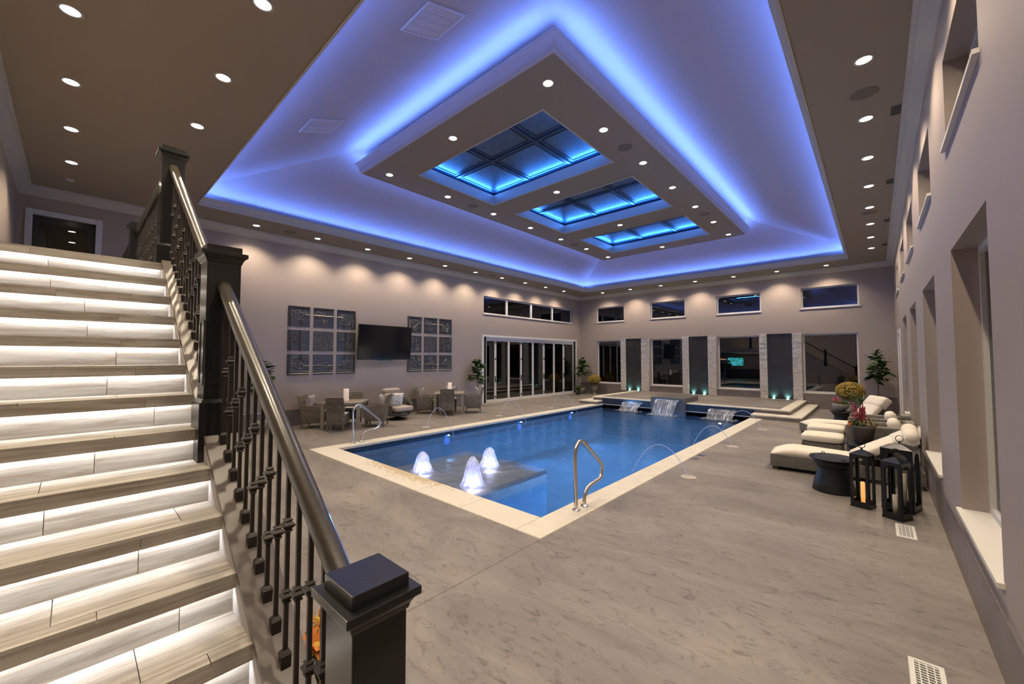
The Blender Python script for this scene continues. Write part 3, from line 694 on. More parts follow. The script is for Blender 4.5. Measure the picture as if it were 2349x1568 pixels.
# water surface with gentle waves
import mathutils.noise as MN
nx, ny = 96, 190; vs = []; fs = []
for j in range(ny+1):
    for i in range(nx+1):
        x = PX0+.006+(PX1-PX0-.012)*i/nx; y = PY0+.006+(PY1-PY0-.012)*j/ny
        dsum = sum(math.exp(-((x-bx)**2+(y-by)**2)/.5) for bx, by in ((-6.3, 4.55), (-5.05, 4.6), (-5.7, 5.65)))
        z = WZ + .004*MN.noise(Vector((x*1.6, y*1.6, 0))) + .003*MN.noise(Vector((x*4.3, y*4.3, 3))) + .016*dsum*MN.noise(Vector((x*7, y*7, 5)))
        vs.append((x, y, z))
for j in range(ny):
    for i in range(nx):
        a = j*(nx+1)+i; fs.append((a, a+1, a+nx+2, a+nx+1))
link('water_surface', MB().add(vs, fs).mesh('water_surface', 'pool_water', True, False), pool)
# sun shelf of stone slabs under the bubblers
for i in range(3):
    for j in range(3):
        x0 = -7.05+i*.76; y0 = 4.02+j*.74
        MB().box(x0+.006, x0+.754, y0+.006, y0+.734, -.42, -.24+random.uniform(-.006, .006)).build('shelf_slab', 'ledge_tile', pool, bevel=.01)
MB().box(-7.05, -4.77, 4.0, 6.24, DZ, -.40).build('shelf_block', 'plaster_blue', pool)
# underwater lights
pl_me = MB().lathe([(.001, 0), (.085, 0), (.095, .01), (.095, .03), (.001, .03)], 20)
for k, y in enumerate((7.05, 10.1, 13.1)):
    for sx, x in ((1, PX0), (-1, PX1)):
        mm = MB(); mm.M = Matrix.Translation((x+sx*.03, y, -.30)) @ Matrix.Rotation(R(90)*sx, 4, 'Y')
        mm.lathe([(.001, 0), (.085, 0), (.095, -.01), (.095, -.03), (.001, -.03)], 20).build('pool_light', 'pool_led', pool)
        l = bpy.data.lights.new('pool_spot', 'SPOT'); l.energy = 620; l.color = (.22, .50, 1); l.spot_size = R(165); l.spot_blend = 1; l.shadow_soft_size = .02
        o = bpy.data.objects.new('pool_spot', l); COL.objects.link(o); o.location = (x+sx*.09, y, -.17); o.rotation_euler = (R(90), 0, R(-90)*sx); o.parent = pool
for y in (4.2, 14.6):  # end spots without fixtures; the near one added to brighten water and shelf
    l = bpy.data.lights.new('pool_spot', 'SPOT'); l.energy = 220 if y < 5 else 620; l.color = (.22, .50, 1); l.spot_size = R(165); l.spot_blend = 1; l.shadow_soft_size = .02
    o = bpy.data.objects.new('pool_spot', l); COL.objects.link(o); o.location = (-3.9, y, -.5); o.rotation_euler = (R(90), 0, 0 if y < 6 else R(180)); o.parent = pool

# ------------------------------------------------------------------ raised water feature deck at the far end
dk = thing('raised_deck', 'raised stone deck with cream edging and steps behind the far end of the pool', 'deck', (0, 0, 0))
DX0, DX1, DY0, DZT = -9.40, -2.08, 15.66, .30
MB().box(DX0+.03, DX1-.03, DY0+.03, YB-.004, 0, DZT-.05).build('riser_wall', 'base_tile', dk)
MB().box(DX0+.30, DX1-.30, DY0+.16, YB-.004, DZT-.05, DZT-.004).build('deck_paving', 'floor_concrete', dk)
MB().box(PX0, PX1, PY1-.012, DY0+.05, -1.3, DZT-.052).build('mosaic_front', 'mosaic', pool)
MB().box(PX0, PX1, PY1-.03, PY1-.012, -.012, .008).build('waterline_strip', 'coping', pool)
def edging(x0, x1, y0, y1, z): MB().box(x0, x1, y0, y1, z-.055, z).build('edge_stone', 'coping', dk, bevel=.018)
for p, q in row(DX0, -6.62, 3): edging(p, q, DY0-.03, DY0+.17, DZT)
for p, q in row(-5.33, DX1, 4): edging(p, q, DY0-.03, DY0+.17, DZT)
for p, q in row(DY0+.17, YB-.004, 4):
    edging(DX0, DX0+.32, p, q, DZT); edging(DX1-.32, DX1, p, q, DZT)
# lower steps wrapping both ends
for (x0, x1, sgn) in ((-9.77, PX0+.0, -1), (PX1, -1.72, 1)):
    sx0, sx1 = (x0+.02, x1) if sgn < 0 else (x0, x1-.02)
    MB().box(sx0, sx1, 15.17, DY0+.04, 0, .10).build('step_riser', 'base_tile', dk)
    for p, q in row(x0, x1, 2): edging(p, q, 15.15, DY0+.02, .150)
    ex = (x0, DX0+.02) if sgn < 0 else (DX1-.02, x1)
    MB().box(ex[0]+.02*(sgn < 0), ex[1]-.02*(sgn > 0), DY0+.04, YB-.004, 0, .10).build('step_riser', 'base_tile', dk)
    for p, q in row(DY0+.02, YB-.004, 4): edging(ex[0], ex[1], p, q, .150)
# weir block in the middle
MB().box(-6.62, -5.33, 15.42, 17.0, -.35, .47).build('weir_block', 'slate_block', dk, bevel=.008)
# sheet waterfalls
def fall(x0, x1, zt, y0, lbl, reach=.5):
    t = thing('sheet_waterfall', lbl, 'waterfall', ((x0+x1)/2, y0, zt), 0, 'sheet waterfalls'); w2 = (x1-x0)/2
    MB().box(-w2-.01, w2+.01, -.045, .04, -.012, .006).build('spout_lip', 'steel', t)
    vs = []; fs = []; nu, nv = 40, 14; H = zt-WZ
    for j in range(nv+1):
        s = j/nv; d = .04 + reach*s; z = -H*(.03*s + .97*s*s) - .002; pinch = 1-.10*s
        for i in range(nu+1):
            u = -1+2*i/nu; vs.append((u*w2*pinch, -d + .012*math.sin(i*2.1+j*.3)*s, z))
    for j in range(nv):
        for i in range(nu): a = j*(nu+1)+i; fs.append((a, a+1, a+nu+2, a+nu+1))
    MB().add(vs, fs).build('water_sheet', 'falling_water', t, True)
    for sg in (-1, 1):
        MB().tube([(sg*w2*(1-.10*j/nv), -(.04+reach*j/nv), -H*(.03*j/nv+.97*(j/nv)**2)) for j in range(nv+1)], .010, 6).build('water_edge', 'falling_water', t, True)
    m2 = MB(); vs = []; fs = []; nu, nv = 26, 10
    for j in range(nv+1):
        for i in range(nu+1):
            x = (-1.25+2.5*i/nu)*w2; y = -reach-.30+.55*j/nv
            e = max(0, 1-abs(i/nu*2-1)**4)*max(0, 1-abs(j/nv*2-1)**2)
            vs.append((x, y, -H+.006+.05*e*abs(MN.noise(Vector((x*9+zt*50, y*9, 1))))+.014*e))
    for j in range(nv):
        for i in range(nu): a = j*(nu+1)+i; fs.append((a, a+1, a+nu+2, a+nu+1))
    stuff(m2.add(vs, fs).build('splash', 'splash_foam', t, True))
fall(-7.82, -7.02, .17, PY1-.02, 'left sheet of water falling from the dark pool wall')
fall(-6.36, -5.50, .40, 15.40, 'middle and tallest sheet of water falling from the grey weir block', .55)
fall(-4.50, -3.62, .17, PY1-.02, 'right sheet of water falling from the dark pool wall')

# water walls and stone pilasters on the back wall
def pilaster(x0, x1, lbl):
    t = thing('stone_pilaster', lbl, 'pilaster', ((x0+x1)/2, YB-.003, DZT+.002), 0, 'stacked stone pilasters'); w2 = (x1-x0)/2
    m = MB(); z = 0
    while z < 2.70:
        h = random.uniform(.035, .06); x = -w2
        while x < w2-.001:
            L = min(random.uniform(.09, .24), w2-x); L = L if w2-x-L > .05 else w2-x
            m.box(x+.0015, x+L-.0015, -.10-random.uniform(0, .030), 0, z+.001, min(z+h-.0015, 2.72)); x += L
        z += h
    stuff(m.build('stacked_stones', 'stone_veneer', t))
    MB().box(-w2+.01, w2-.01, -.085, 0, 0, 2.72).build('mortar_core', 'joint_grout', t)
pil = [(-10.11, -9.83), (-8.96, -8.57), (-6.89, -6.60), (-5.74, -5.40), (-3.66, -3.40), (-2.51, -2.20)]
pn = ['left', 'middle', 'right']
for i, (a, b) in enumerate(pil):
    pilaster(a, b, 'rough white stacked stone pilaster on the %s side of the %s dark water wall' % (('left', 'right')[i % 2], pn[i//2]))
for i in range(3):
    a, b = pil[2*i][1], pil[2*i+1][0]
    t = thing('water_wall', 'dark slate tiled water wall lit by two aqua lamps, %s of three' % ('leftmost', 'middle', 'rightmost')[i], 'water wall', ((a+b)/2, YB-.003, DZT+.002), 0, 'water walls'); w2 = (b-a)/2
    zz = [0, .54, 1.11, 1.68, 2.25, 2.70]
    for r_ in range(5):
        for c_ in range(2):
            MB().box(-w2+c_*w2+.0015, -w2+(c_+1)*w2-.0015, -.03-random.uniform(0,.003), 0, zz[r_]+.0015, zz[r_+1]-.0015).build('slate_tile', 'water_wall_tile', t)
    MB().box(-w2, w2, -.07, 0, 2.70, 2.715).build('spill_edge', 'steel', t)
    MB().box(-w2+.002, -w2+.014, -.075, -.03, 0, 2.70).build('steel_edge', 'steel', t)
    for sx in (-.55, .55):
        MB().lathe([(.001, .012), (.035, .012), (.045, 0), (.001, 0)], 16, sx*w2, -.085).build('uplight', 'aqua_led', t)
        l = bpy.data.lights.new('aqua_lamp', 'SPOT'); l.energy = 20; l.color = (.35, 1, .9); l.spot_size = R(120); l.spot_blend = 1; l.shadow_soft_size = .02
        o = bpy.data.objects.new('aqua_lamp', l); COL.objects.link(o); o.parent = t; o.location = (sx*w2, -.085, .03); o.rotation_euler = (R(180-30), 0, 0)

# ------------------------------------------------------------------ bubblers and laminar jets
for (bx, by, hh, lbl) in ((-6.40, 4.52, .34, 'left glowing bubbler fountain on the sun shelf'), (-5.08, 4.60, .45, 'nearest and tallest glowing bubbler fountain on the sun shelf'), (-5.72, 5.62, .34, 'farthest glowing bubbler fountain on the sun shelf')):
    t = thing('bubbler_fountain', lbl, 'fountain', (bx, by, WZ), 0, 'bubbler fountains')
    for (nm, sc, zz) in (('outer_spray', 1.0, 1.0), ('inner_spray', .66, .93)):
        vs = []; fs = []; nu, nv = 28, 16
        for j in range(nv+1):
            s = j/nv
            for i in range(nu):
                a = 2*math.pi*i/nu
                r_ = sc*(.165-.075*s+.05*(1-s)**4) * (1+.16*MN.noise(Vector((math.cos(a)*2.2, math.sin(a)*2.2, s*4+bx))))
                if s > .7: r_ *= max(.02, 1-((s-.7)/.3)**2)**.5
                vs.append((r_*math.cos(a), r_*math.sin(a), -.03+(hh+.03)*zz*s*(1+.08*MN.noise(Vector((math.cos(a)*3, math.sin(a)*3, by))))))
        for j in range(nv):
            for i in range(nu): fs.append((j*nu+i, j*nu+(i+1) % nu, (j+1)*nu+(i+1) % nu, (j+1)*nu+i))
        MB().add(vs, fs).build(nm, 'bubbler_foam', t, True)
    l = bpy.data.lights.new('bubbler_lamp', 'POINT'); l.energy = 4.0; l.color = (.22, .28, 1); l.shadow_soft_size = .05
    o = bpy.data.objects.new('bubbler_lamp', l); COL.objects.link(o); o.parent = t; o.location = (0, 0, .07)
    l = bpy.data.lights.new('shelf_fill', 'POINT'); l.energy = 12.0; l.color = (.85, .80, 1); l.shadow_soft_size = .03  # extra light below the surface, added to brighten the shelf
    o = bpy.data.objects.new('shelf_fill', l); COL.objects.link(o); o.parent = t; o.location = (0, 0, -.045)
for k, (x0, y0, x1, zt, lbl) in enumerate([(-2.38, 7.03, -3.40, .47, 'laminar water jet arching from the right deck, nearest one'), (-2.45, 10.1, -3.32, .42, 'laminar water jet arching from the right deck, middle one'), (-2.40, 13.05, -3.42, .48, 'laminar water jet arching from the right deck, farthest one'),
                                           (-9.69, 6.95, -8.42, .60, 'laminar water jet rising beside the first dining table, left deck'), (-9.69, 10.0, -8.45, .55, 'laminar water jet on the left deck before the folding doors, middle one'), (-9.69, 13.0, -8.45, .55, 'laminar water jet on the left deck, farthest one')]):
    t = thing('water_jet', lbl, 'water jet', (x0, y0, 0), 0, 'laminar water jets')
    MB().lathe([(.001, .006), (.12, .006), (.13, .001), (.001, .001)], 28).build('lid_plate', 'lid_beige', t, True)
    L = x1-x0; pts = []; xm = .46
    for s in range(33):
        u = s/32
        # parabola through start 0, apex zt at xm, ends at water level
        z = zt*(1-((u-xm)/xm)**2) if u < xm else zt-(zt-WZ)*((u-xm)/(1-xm))**2
        pts.append((L*u, 0, z))
    MB().tube(pts, [.0065-.002*i/32 for i in range(33)], 8).build('water_arc', 'fibre_jet', t, True)
for i, y in enumerate((8.36, 8.74)):
    t = thing('skimmer_lid', 'small chrome ring lid in the deck by the right coping, %s one' % ('nearer', 'farther')[i], 'drain lid', (-2.70, y, 0), 0, 'chrome ring lids')
    MB().lathe([(.055, .001), (.055, .012), (.07, .012), (.078, .004), (.078, .001), (.055, .001)], 24).build('ring', 'chrome', t, True)
    MB().lathe([(.001, .001), (.054, .001), (.054, .006), (.001, .006)], 24).build('lid', 'steel', t)

# pool handrails
def bez(pts, n=8):
    # smooth polyline by Catmull-Rom
    P = [Vector(p) for p in pts]; out = []
    for i in range(len(P)-1):
        p0, p1, p2, p3 = P[max(i-1, 0)], P[i], P[i+1], P[min(i+2, len(P)-1)]
        for k in range(n):
            t = k/n; out.append(.5*((2*p1)+(-p0+p2)*t+(2*p0-5*p1+4*p2-p3)*t*t+(-p0+3*p1-3*p2+p3)*t**3))
    out.append(P[-1]); return [tuple(p) for p in out]
for (x, y, lbl) in ((-2.95, 4.49, 'bent stainless steel handrail on the right coping near the camera'), (-9.06, 4.46, 'bent stainless steel handrail on the left coping by the first dining table')):
    t = thing('pool_handrail', lbl, 'handrail', (x, y, .012), 0, 'pool handrails')
    path = bez([(0, 0, 0), (0, -.01, .35), (0, -.02, .66), (0, -.005, .78), (0, .06, .862), (0, .14, .875), (0, .22, .83), (0, .42, .67), (0, .60, .525), (0, .665, .44), (0, .66, .35), (0, .60, .282), (0, .45, .26), (0, .31, .235), (0, .225, .17), (0, .20, .08), (0, .20, 0)])
    MB().tube(path, .025, 12).build('rail_tube', 'steel', t, True)
    for yy in (0, .20): MB().lathe([(.021, .03), (.030, .026), (.05, .010), (.053, 0), (.021, 0)], 24, 0, yy).build('escutcheon', 'chrome', t, True)

# ------------------------------------------------------------------ staircase
RUN, RISE, X0 = .258, .1775, -4.664
xk = lambda k: X0+RUN*k
zk = lambda k: BAL-RISE*k
zl = lambda x: BAL-(RISE/RUN)*(x-X0)
TY = .51
st = thing('staircase', 'straight flight of wood look plank tile stairs with white light strips under each nosing', 'staircase', (0, 0, 0))
m = MB()
for k in range(1, 16): m.box(xk(k-1)-.36, xk(k)-.05, YN+.004, TY-.002, max(0, zk(k)-.45), zk(k)-.014)
m.build('concrete_core', 'joint_grout', st)
random.seed(11)
for k in range(0, 16):
    xn, z = xk(k), zk(k)
    def cuts():
        c = random.uniform(-.62, .22); c2 = c-.92 if c > .05 else c+.75
        return sorted([YN+.002, TY-.002] + [q for q in (c, c2) if YN+.15 < q < TY-.12])
    # tread planks (front nosing strip and back board)
    if k > 0:
        for (a, b) in ((xn-.066, xn), (xk(k-1)-.05, xn-.069)):
            cs = cuts()
            for p, q in zip(cs[:-1], cs[1:]):
                MB().box(a, b, p+.0015, q-.0015, z-.014, z).build('tread_plank', 'plank_tile', st)
    cs = cuts()
    for p, q in zip(cs[:-1], cs[1:]): MB().box(xn-.016, xn, p+.0008, q-.0008, z-.062, z-.0145).build('nosing_plank', 'plank_tile', st)
    cs = cuts(); zb_ = zk(k+1)
    for p, q in zip(cs[:-1], cs[1:]): MB().box(xn-.055, xn-.043, p+.0015, q-.0015, max(0, zb_), z-.046).build('riser_plank', 'plank_tile', st)
    MB().box(xn-.036, xn-.020, YN+.02, TY-.02, z-.0475, z-.0435).build('light_strip', 'stair_led', st)
    MB().box(xn-.055, xn-.016, YN+.004, TY-.002, z-.043, z-.0145).box(xn-.018, xn-.0155, YN+.004, TY-.002, z-.061, z-.043).build('nosing_core', 'joint_grout', st)  # thin strip behind the planks added to block strip light leaking through gaps
# balcony slab and its floor planks
m = MB(); m.box(XL+.004, X0-.055, YN+.004, .66, BAL-.33, BAL-.015); m.build('balcony_slab', 'wall_paint', st)
m = MB(); m.box(XL+.004, X0, YN+.004, .66, BAL-.0145, BAL); m.build('balcony_planks', 'plank_tile', st)
# stringer wall with brown cap
XE = -1.0
poly = [(X0-.30, 0), (X0-.30, BAL-.02), (X0-.02, BAL-.02), (XE, zl(XE)-.015), (XE, 0)]
m = MB().prism([(a, b) for a, b in poly], 'y', TY, .655); m.build('stringer_wall', 'wall_paint', st)
a, b = X0-.02, XE
m = MB()
m.add([(a, TY-.004, zl(a)-.014), (b, TY-.004, zl(b)-.014), (b, .665, zl(b)-.014), (a, .665, zl(a)-.014), (a, TY-.004, zl(a)+.018), (b, TY-.004, zl(b)+.018), (b, .665, zl(b)+.018), (a, .665, zl(a)+.018)], [(0,3,2,1),(4,5,6,7),(0,1,5,4),(1,2,6,5),(2,3,7,6),(3,0,4,7)])
m.build('stringer_cap', 'curb_brown', st)
m = MB().prism([(X0-.02, BAL-.03), (XE, zl(XE)-.018), (XE, zl(XE)-.30), (X0-.02, BAL-.36)], 'y', TY-.003, TY-.0005); m.build('inner_skirt', 'trim_white', st)

# railings
def newel(par, xc, yc, zb_, zt, w=.165, plinth=None):
    h = w/2
    m = MB(); m.box(-h, h, -h, h, zb_, zt-.06)
    o = m.build('newel_post', 'black_wood', par, loc=(xc, yc, 0), bevel=.003)
    pt = plinth
    if pt:
        q = h+.022
        m = MB(); m.box(-q, q, -q, q, zb_, pt); m.frustum(0, 0, pt, pt+.022, q, q, h+.004, h+.004); m.build('plinth', 'black_wood', o, bevel=.003)
    zp0, zp1 = (pt or zb_)+.10, zt-.06-.38
    if zp1-zp0 > .15:
        for (ax, sg) in (('x', 1), ('y', -1), ('x', -1), ('y', 1)):
            i0 = h-.035
            mm = MB()
            # raised stiles round a recessed panel: thin frame strips
            for (u0, u1, v0, v1) in ((-h+.018, -i0+.012, zp0, zp1), (i0-.012, h-.018, zp0, zp1), (-i0+.012, i0-.012, zp1-.012, zp1), (-i0+.012, i0-.012, zp0, zp0+.012)):
                if ax == 'x': mm.box(*sorted((sg*h, sg*(h+.004))), u0, u1, v0, v1)
                else: mm.box(u0, u1, *sorted((sg*h, sg*(h+.004))), v0, v1)
            mm.build('panel_moulding', 'black_wood', o)
    m = MB(); m.frustum(0, 0, zt-.10, zt-.085, h+.004, h+.004, h+.008, h+.008); m.frustum(0, 0, zt-.085, zt-.062, h+.008, h+.008, h+.022, h+.022)
    m.box(-h-.030, h+.030, -h-.030, h+.030, zt-.062, zt-.038); m.build('cap_slab', 'black_wood', o, bevel=.002)
    m = MB(); m.box(-h-.004, h+.004, -h-.004, h+.004, zt-.038, zt); m.build('cap_block', 'black_wood', o, bevel=.002)
    return o
def rail(par, xa, za, xb, zb_, yc=.583):
    prof = [(-.020, -.098), (.020, -.098), (.020, -.062), (.031, -.055), (.034, -.035), (.030, -.015), (.018, -.003), (0, 0), (-.018, -.003), (-.030, -.015), (-.034, -.035), (-.031, -.055), (-.020, -.062)]
    n = len(prof); vs = [(xa, yc+p, za+q) for p, q in prof]+[(xb, yc+p, zb_+q) for p, q in prof]
    fs = [tuple(range(n-1,-1,-1)), tuple(range(n, 2*n))]+[(k, (k+1) % n, n+(k+1) % n, n+k) for k in range(n)]
    o = MB().add(vs, fs).build('handrail', 'rail_wood', par); smooth_by_angle(o, 50); return o
kn = MB()
for (z0, z1, a0, a1) in ((-.028, -.020, .008, .015), (-.020, -.014, .015, .011), (-.014, -.003, .011, .021), (-.003, .003, .021, .021), (.003, .014, .021, .011), (.014, .020, .011, .015), (.020, .028, .015, .008)): kn.frustum(0, 0, z0, z1, a0, a0, a1, a1)
kn_me = kn.mesh('knuckle', 'iron')
sh = MB(); sh.frustum(0, 0, -.012, .038, .017, .017, .018, .018); sh.frustum(0, 0, .038, .044, .020, .020, .014, .014); sh.frustum(0, 0, .044, .054, .018, .018, .009, .009)
sh_me = sh.mesh('shoe', 'iron')
bar_me = {}
def baluster(par, x, z0, z1, i, yc=.583):
    h = round(z1-z0, 2)
    if h not in bar_me: bar_me[h] = MB().box(-.0075, .0075, -.0075, .0075, 0, h).mesh('baluster', 'iron')
    o = link('baluster', bar_me[h], par, loc=(x, yc, z0))
    link('shoe', sh_me, o)
    zs = (h*.5,) if i % 2 else (h*.33, h*.68)
    for z in zs: link('knuckle', kn_me, o, loc=(0, 0, z))
sr = thing('stair_railing', 'black stair balustrade with square newel posts and dark iron knuckle balusters', 'railing', (0, 0, 0))
YC = .583
newel(sr, -1.01-.08, YC, .0, 1.388, .16)
newel(sr, -2.805-.0825, YC, 1.36, 2.656, .165, plinth=1.745)
newel(sr, -4.80-.0825, YC, 2.62, 3.965, .165, plinth=3.03)
rt_lo = lambda x: 2.452-.70*(x+2.805)
rt_up = lambda x: 3.80-.72*(x+4.80)
rail(sr, -2.806, rt_lo(-2.806), -1.168, rt_lo(-1.168)); rail(sr, -4.80, rt_up(-4.80), -2.968, rt_up(-2.968))
i = 0; x = -1.26
while x > -2.78: baluster(sr, x, zl(x)+.018, rt_lo(x)-.09, i); x -= .113; i += 1
i = 0; x = -3.06
while x > -4.78: baluster(sr, x, zl(x)+.018, rt_up(x)-.09, i); x -= .113; i += 1
br = thing('balcony_railing', 'black balustrade along the balcony beyond the stair top with iron balusters', 'railing', (0, 0, 0))
newel(br, -7.96, YC, BAL, 3.965, .165, plinth=3.03); newel(br, -11.10, YC, BAL, 3.965, .165, plinth=3.03)
for (xa, xb) in ((-4.966, -7.878), (-8.043, -11.018), (-11.183, XL)):
    rail(br, xb, 3.87, xa, 3.87)
    i = 0; x = xa-.10
    while x > xb+.05: baluster(br, x, BAL, 3.78, i); x -= .113; i += 1

# ------------------------------------------------------------------ wall hangings and television
def tin_mesh(col, row_):
    # embossed plate: height field with outer mouldings on the outer sides
    n = 40; a = .615; vs = []; fs = []
    cx = -1 if col == 0 else (1 if col == 2 else 0); cz = 1 if row_ == 0 else (-1 if row_ == 2 else 0)
    rnd = random.Random(col*7+row_)
    sw = [(rnd.uniform(.2,.8), rnd.uniform(.2,.8), rnd.uniform(.05,.13)) for _ in range(9)]
    for j in range(n+1):
        for i in range(n+1):
            u, v = i/n, j/n; h = .010
            # distance to outer edges
            e = 9
            if cx == -1: e = min(e, u)
            if cx == 1: e = min(e, 1-u)
            if cz == 1: e = min(e, 1-v)
            if cz == -1: e = min(e, v)
            if e < .10: h += .034*(1-abs(e-.04)/.06) if abs(e-.04) < .06 else 0
            elif e < .20: h += .016*abs(math.sin((u+v if cx and cz else (v if cx else u))*math.pi*14))*(1-abs(e-.15)/.05)
            else:
                # inner moulding line, stepped in corner plates
                pu = u if cx == -1 else (1-u if cx == 1 else .5); pv = 1-v if cz == 1 else (v if cz == -1 else .5)
                if cx and cz:
                    dl = abs((pv-.42)) if pu > .72 else (abs(pu-.60) if pv > .72 else abs((pu+pv)-1.16)/1.4)
                    inn = (pu+pv) < 1.12
                else:
                    dl = abs(pv-.42) if cz else (abs(pu-.55) if cx else 9); inn = True
                if dl < .035: h += .024*(1-dl/.035)
                elif cx == 0 and cz == 0: h += .012*abs(math.sin(u*math.pi*11)*math.sin(v*math.pi*11))
                else:
                    for sx_, sz_, sr_ in sw:
                        d_ = abs(math.hypot(u-sx_, v-sz_)-sr_)
                        if d_ < .022: h = max(h, .010+.018*(1-d_/.022))
            vs.append((h, (u-.5)*a, (v-.5)*a))
    for j in range(n):
        for i in range(n): k = j*(n+1)+i; fs.append((k, k+1, k+n+2, k+n+1))
    mb = MB().add(vs, fs); mb.box(0, .0098, -a/2, a/2, -a/2, a/2)
    return mb.mesh('tin_panel', 'tin', False)
tm = {(c, r_): tin_mesh(c, r_) for c in range(3) for r_ in range(3)}
rn = ['top', 'middle', 'bottom']; cn = ['left', 'centre', 'right']
for gi, y0 in enumerate((4.21, 8.26)):
    for c in range(3):
        for r_ in range(3):
            o = link('tin_panel', tm[(c, r_)], loc=(XL, y0+.31+c*.722, 3.555-.31-r_*.722))
            tag(o, 'embossed dark tin wall panel, %s row, %s column, group on the %s of the television' % (rn[r_], cn[c], ('left', 'right')[gi]), 'wall panel', 'embossed tin wall panels')
t = thing('television', 'large black wall mounted television between the embossed tin panels', 'television', (-12.44, 7.24, 2.52), 0); t.rotation_euler = (0, R(4), R(1.5))
MB().box(-.04, .0, -1.02, 1.02, -.585, .585).build('housing', 'tv_bezel', t, bevel=.006)
MB().box(-.001, .004, -1.005, 1.005, -.565, .572).build('screen', 'tv_black', t)
MB().box(-.04, -.005, -.28, .28, -.605, -.585).build('sound_slot', 'tv_bezel', t)
MB().box(-.0, .003, -.02, .02, -.597, -.588).build('logo_badge', 'plastic_white', t)
MB().box(-.27, -.04, -.2, .2, -.2, .2).build('wall_mount', 'tv_bezel', t)

# ------------------------------------------------------------------ dining sets
def chair_mesh(arms):
    t = thing('dining_armchair' if arms else 'dining_chair', 'tmp', 'chair')
    w_, d_ = (.31, .29) if arms else (.245, .27)
    m = MB(); m.frustum(0, 0, .17, .43, w_-.02, d_-.02, w_, d_); m.build('seat_base', 'wicker_tan', t, bevel=.02)
    m = MB(); n = 8; vs = []; fs = []
    for j in range(n+1):
        s = j/n; z = .40+.53*s; yo = -d_+.02-.10*s-.03*s*s
        for (dy, sx) in ((0, -1), (0, 1), (.05, 1), (.05, -1)): vs.append((sx*(w_-.005*j/n), yo+dy, z))
    for j in range(n):
        for k in range(4): fs.append((j*4+k, j*4+(k+1) % 4, (j+1)*4+(k+1) % 4, (j+1)*4+k))
    fs += [(3,2,1,0), tuple(n*4+k for k in range(4))]
    m.add(vs, fs); m.build('backrest', 'wicker_tan', t, bevel=.015)
    for sx in (-1, 1):
        for sy in (-1, 1):
            lm = MB(); lm.add([(sx*(w_-.05)+q*.018+sx*.01, sy*(d_-.05)+p*.018+sy*(.03 if sy < 0 else .01), 0) for q, p in ((-.7,-.7),(.7,-.7),(.7,.7),(-.7,.7))]+[(sx*(w_-.05)+q*.022, sy*(d_-.05)+p*.022, .20) for q, p in ((-1,-1),(1,-1),(1,1),(-1,1))], [(0,3,2,1),(4,5,6,7),(0,1,5,4),(1,2,6,5),(2,3,7,6),(3,0,4,7)])
            lm.build('leg', 'leg_wood', t)
        if arms:
            am = MB(); am.add([(sx*(w_-.05), -d_+.02, .40), (sx*w_, -d_+.02, .40), (sx*w_, d_, .40), (sx*(w_-.05), d_, .40), (sx*(w_-.05), -d_-.03, .68), (sx*w_, -d_-.03, .68), (sx*w_, d_+.0, .62), (sx*(w_-.05), d_+.0, .62)], [(0,3,2,1),(4,5,6,7),(0,1,5,4),(1,2,6,5),(2,3,7,6),(3,0,4,7)])
            am.build('arm', 'wicker_tan', t, bevel=.015)
    m = MB(); m.rbox(0, .02, .455, 2*w_-(.12 if arms else .03), 2*d_-.06, .06, .028, 4); m.build('seat_cushion', 'white_fabric', t, True)
    return t
protoA, protoC = chair_mesh(True), chair_mesh(False)
usedA = usedC = False
def place_chair(arms, x, y, dirv, label, group):
    global usedA, usedC
    if arms: o = protoA if not usedA else copy_tree(protoA); usedA = True
    else: o = protoC if not usedC else copy_tree(protoC); usedC = True
    o.location = (x, y, 0); o.rotation_euler = (0, 0, math.atan2(-dirv[0], dirv[1])); o['label'] = label; o['group'] = group
    return o
def pillow(x, y, z, dirv, label, mname, size=.46, tilt=-70, group=None, thick=.15):
    o = MB().rbox(0, 0, 0, size, size, thick, .04, 6, .0)
    # pinch to a pillow shape
    o.v = [(a*(1-.10*(1-abs(b)/(size/2))*(abs(a)/(size/2))**2), b*(1-.10*(1-abs(a)/(size/2))*(abs(b)/(size/2))**2), c*(.12+.88*(max(0, 1-(abs(a)/(size/2))**2.4)*max(0, 1-(abs(b)/(size/2))**2.4))**.5)) for a, b, c in o.v]
    o = o.build('scatter_cushion', mname, None, True)
    o.location = (x, y, z); o.rotation_euler = (R(90+tilt+70-14), 0, math.atan2(-dirv[0], dirv[1])); tag(o, label, 'cushion', group); return o
e1, e2 = Vector((.67, .742)), Vector((-.742, .67))
def table(cx, cy, lbl):
    t = thing('dining_table', lbl, 'table', (cx, cy, 0), math.atan2(e1.y, e1.x), 'square dining tables')
    h = .53
    for k in range(6): MB().box(-h+.06+k*(2*h-.12)/6+.002, -h+.06+(k+1)*(2*h-.12)/6-.002, -h+.06, h-.06, .705, .735).build('slat', 'table_wood', t, bevel=.002)
    m = MB(); m.box(-h, h, -h, -h+.06, .69, .74); m.box(-h, h, h-.06, h, .69, .74); m.box(-h, -h+.06, -h+.06, h-.06, .69, .74); m.box(h-.06, h, -h+.06, h-.06, .69, .74); m.build('top_frame', 'table_wood', t, bevel=.003)
    for sx in (-1, 1):
        for sy in (-1, 1): MB().box(sx*(h-.05)-.045, sx*(h-.05)+.045, sy*(h-.05)-.045, sy*(h-.05)+.045, 0, .69).build('leg', 'table_wood', t, bevel=.003)
    m = MB()
    for sx in (-1, 1): m.box(*sorted((sx*(h-.07), sx*(h-.045))), -h+.08, h-.08, .63, .69); m.box(-h+.08, h-.08, *sorted((sx*(h-.07), sx*(h-.045))), .63, .69)
    m.build('apron', 'table_wood', t)
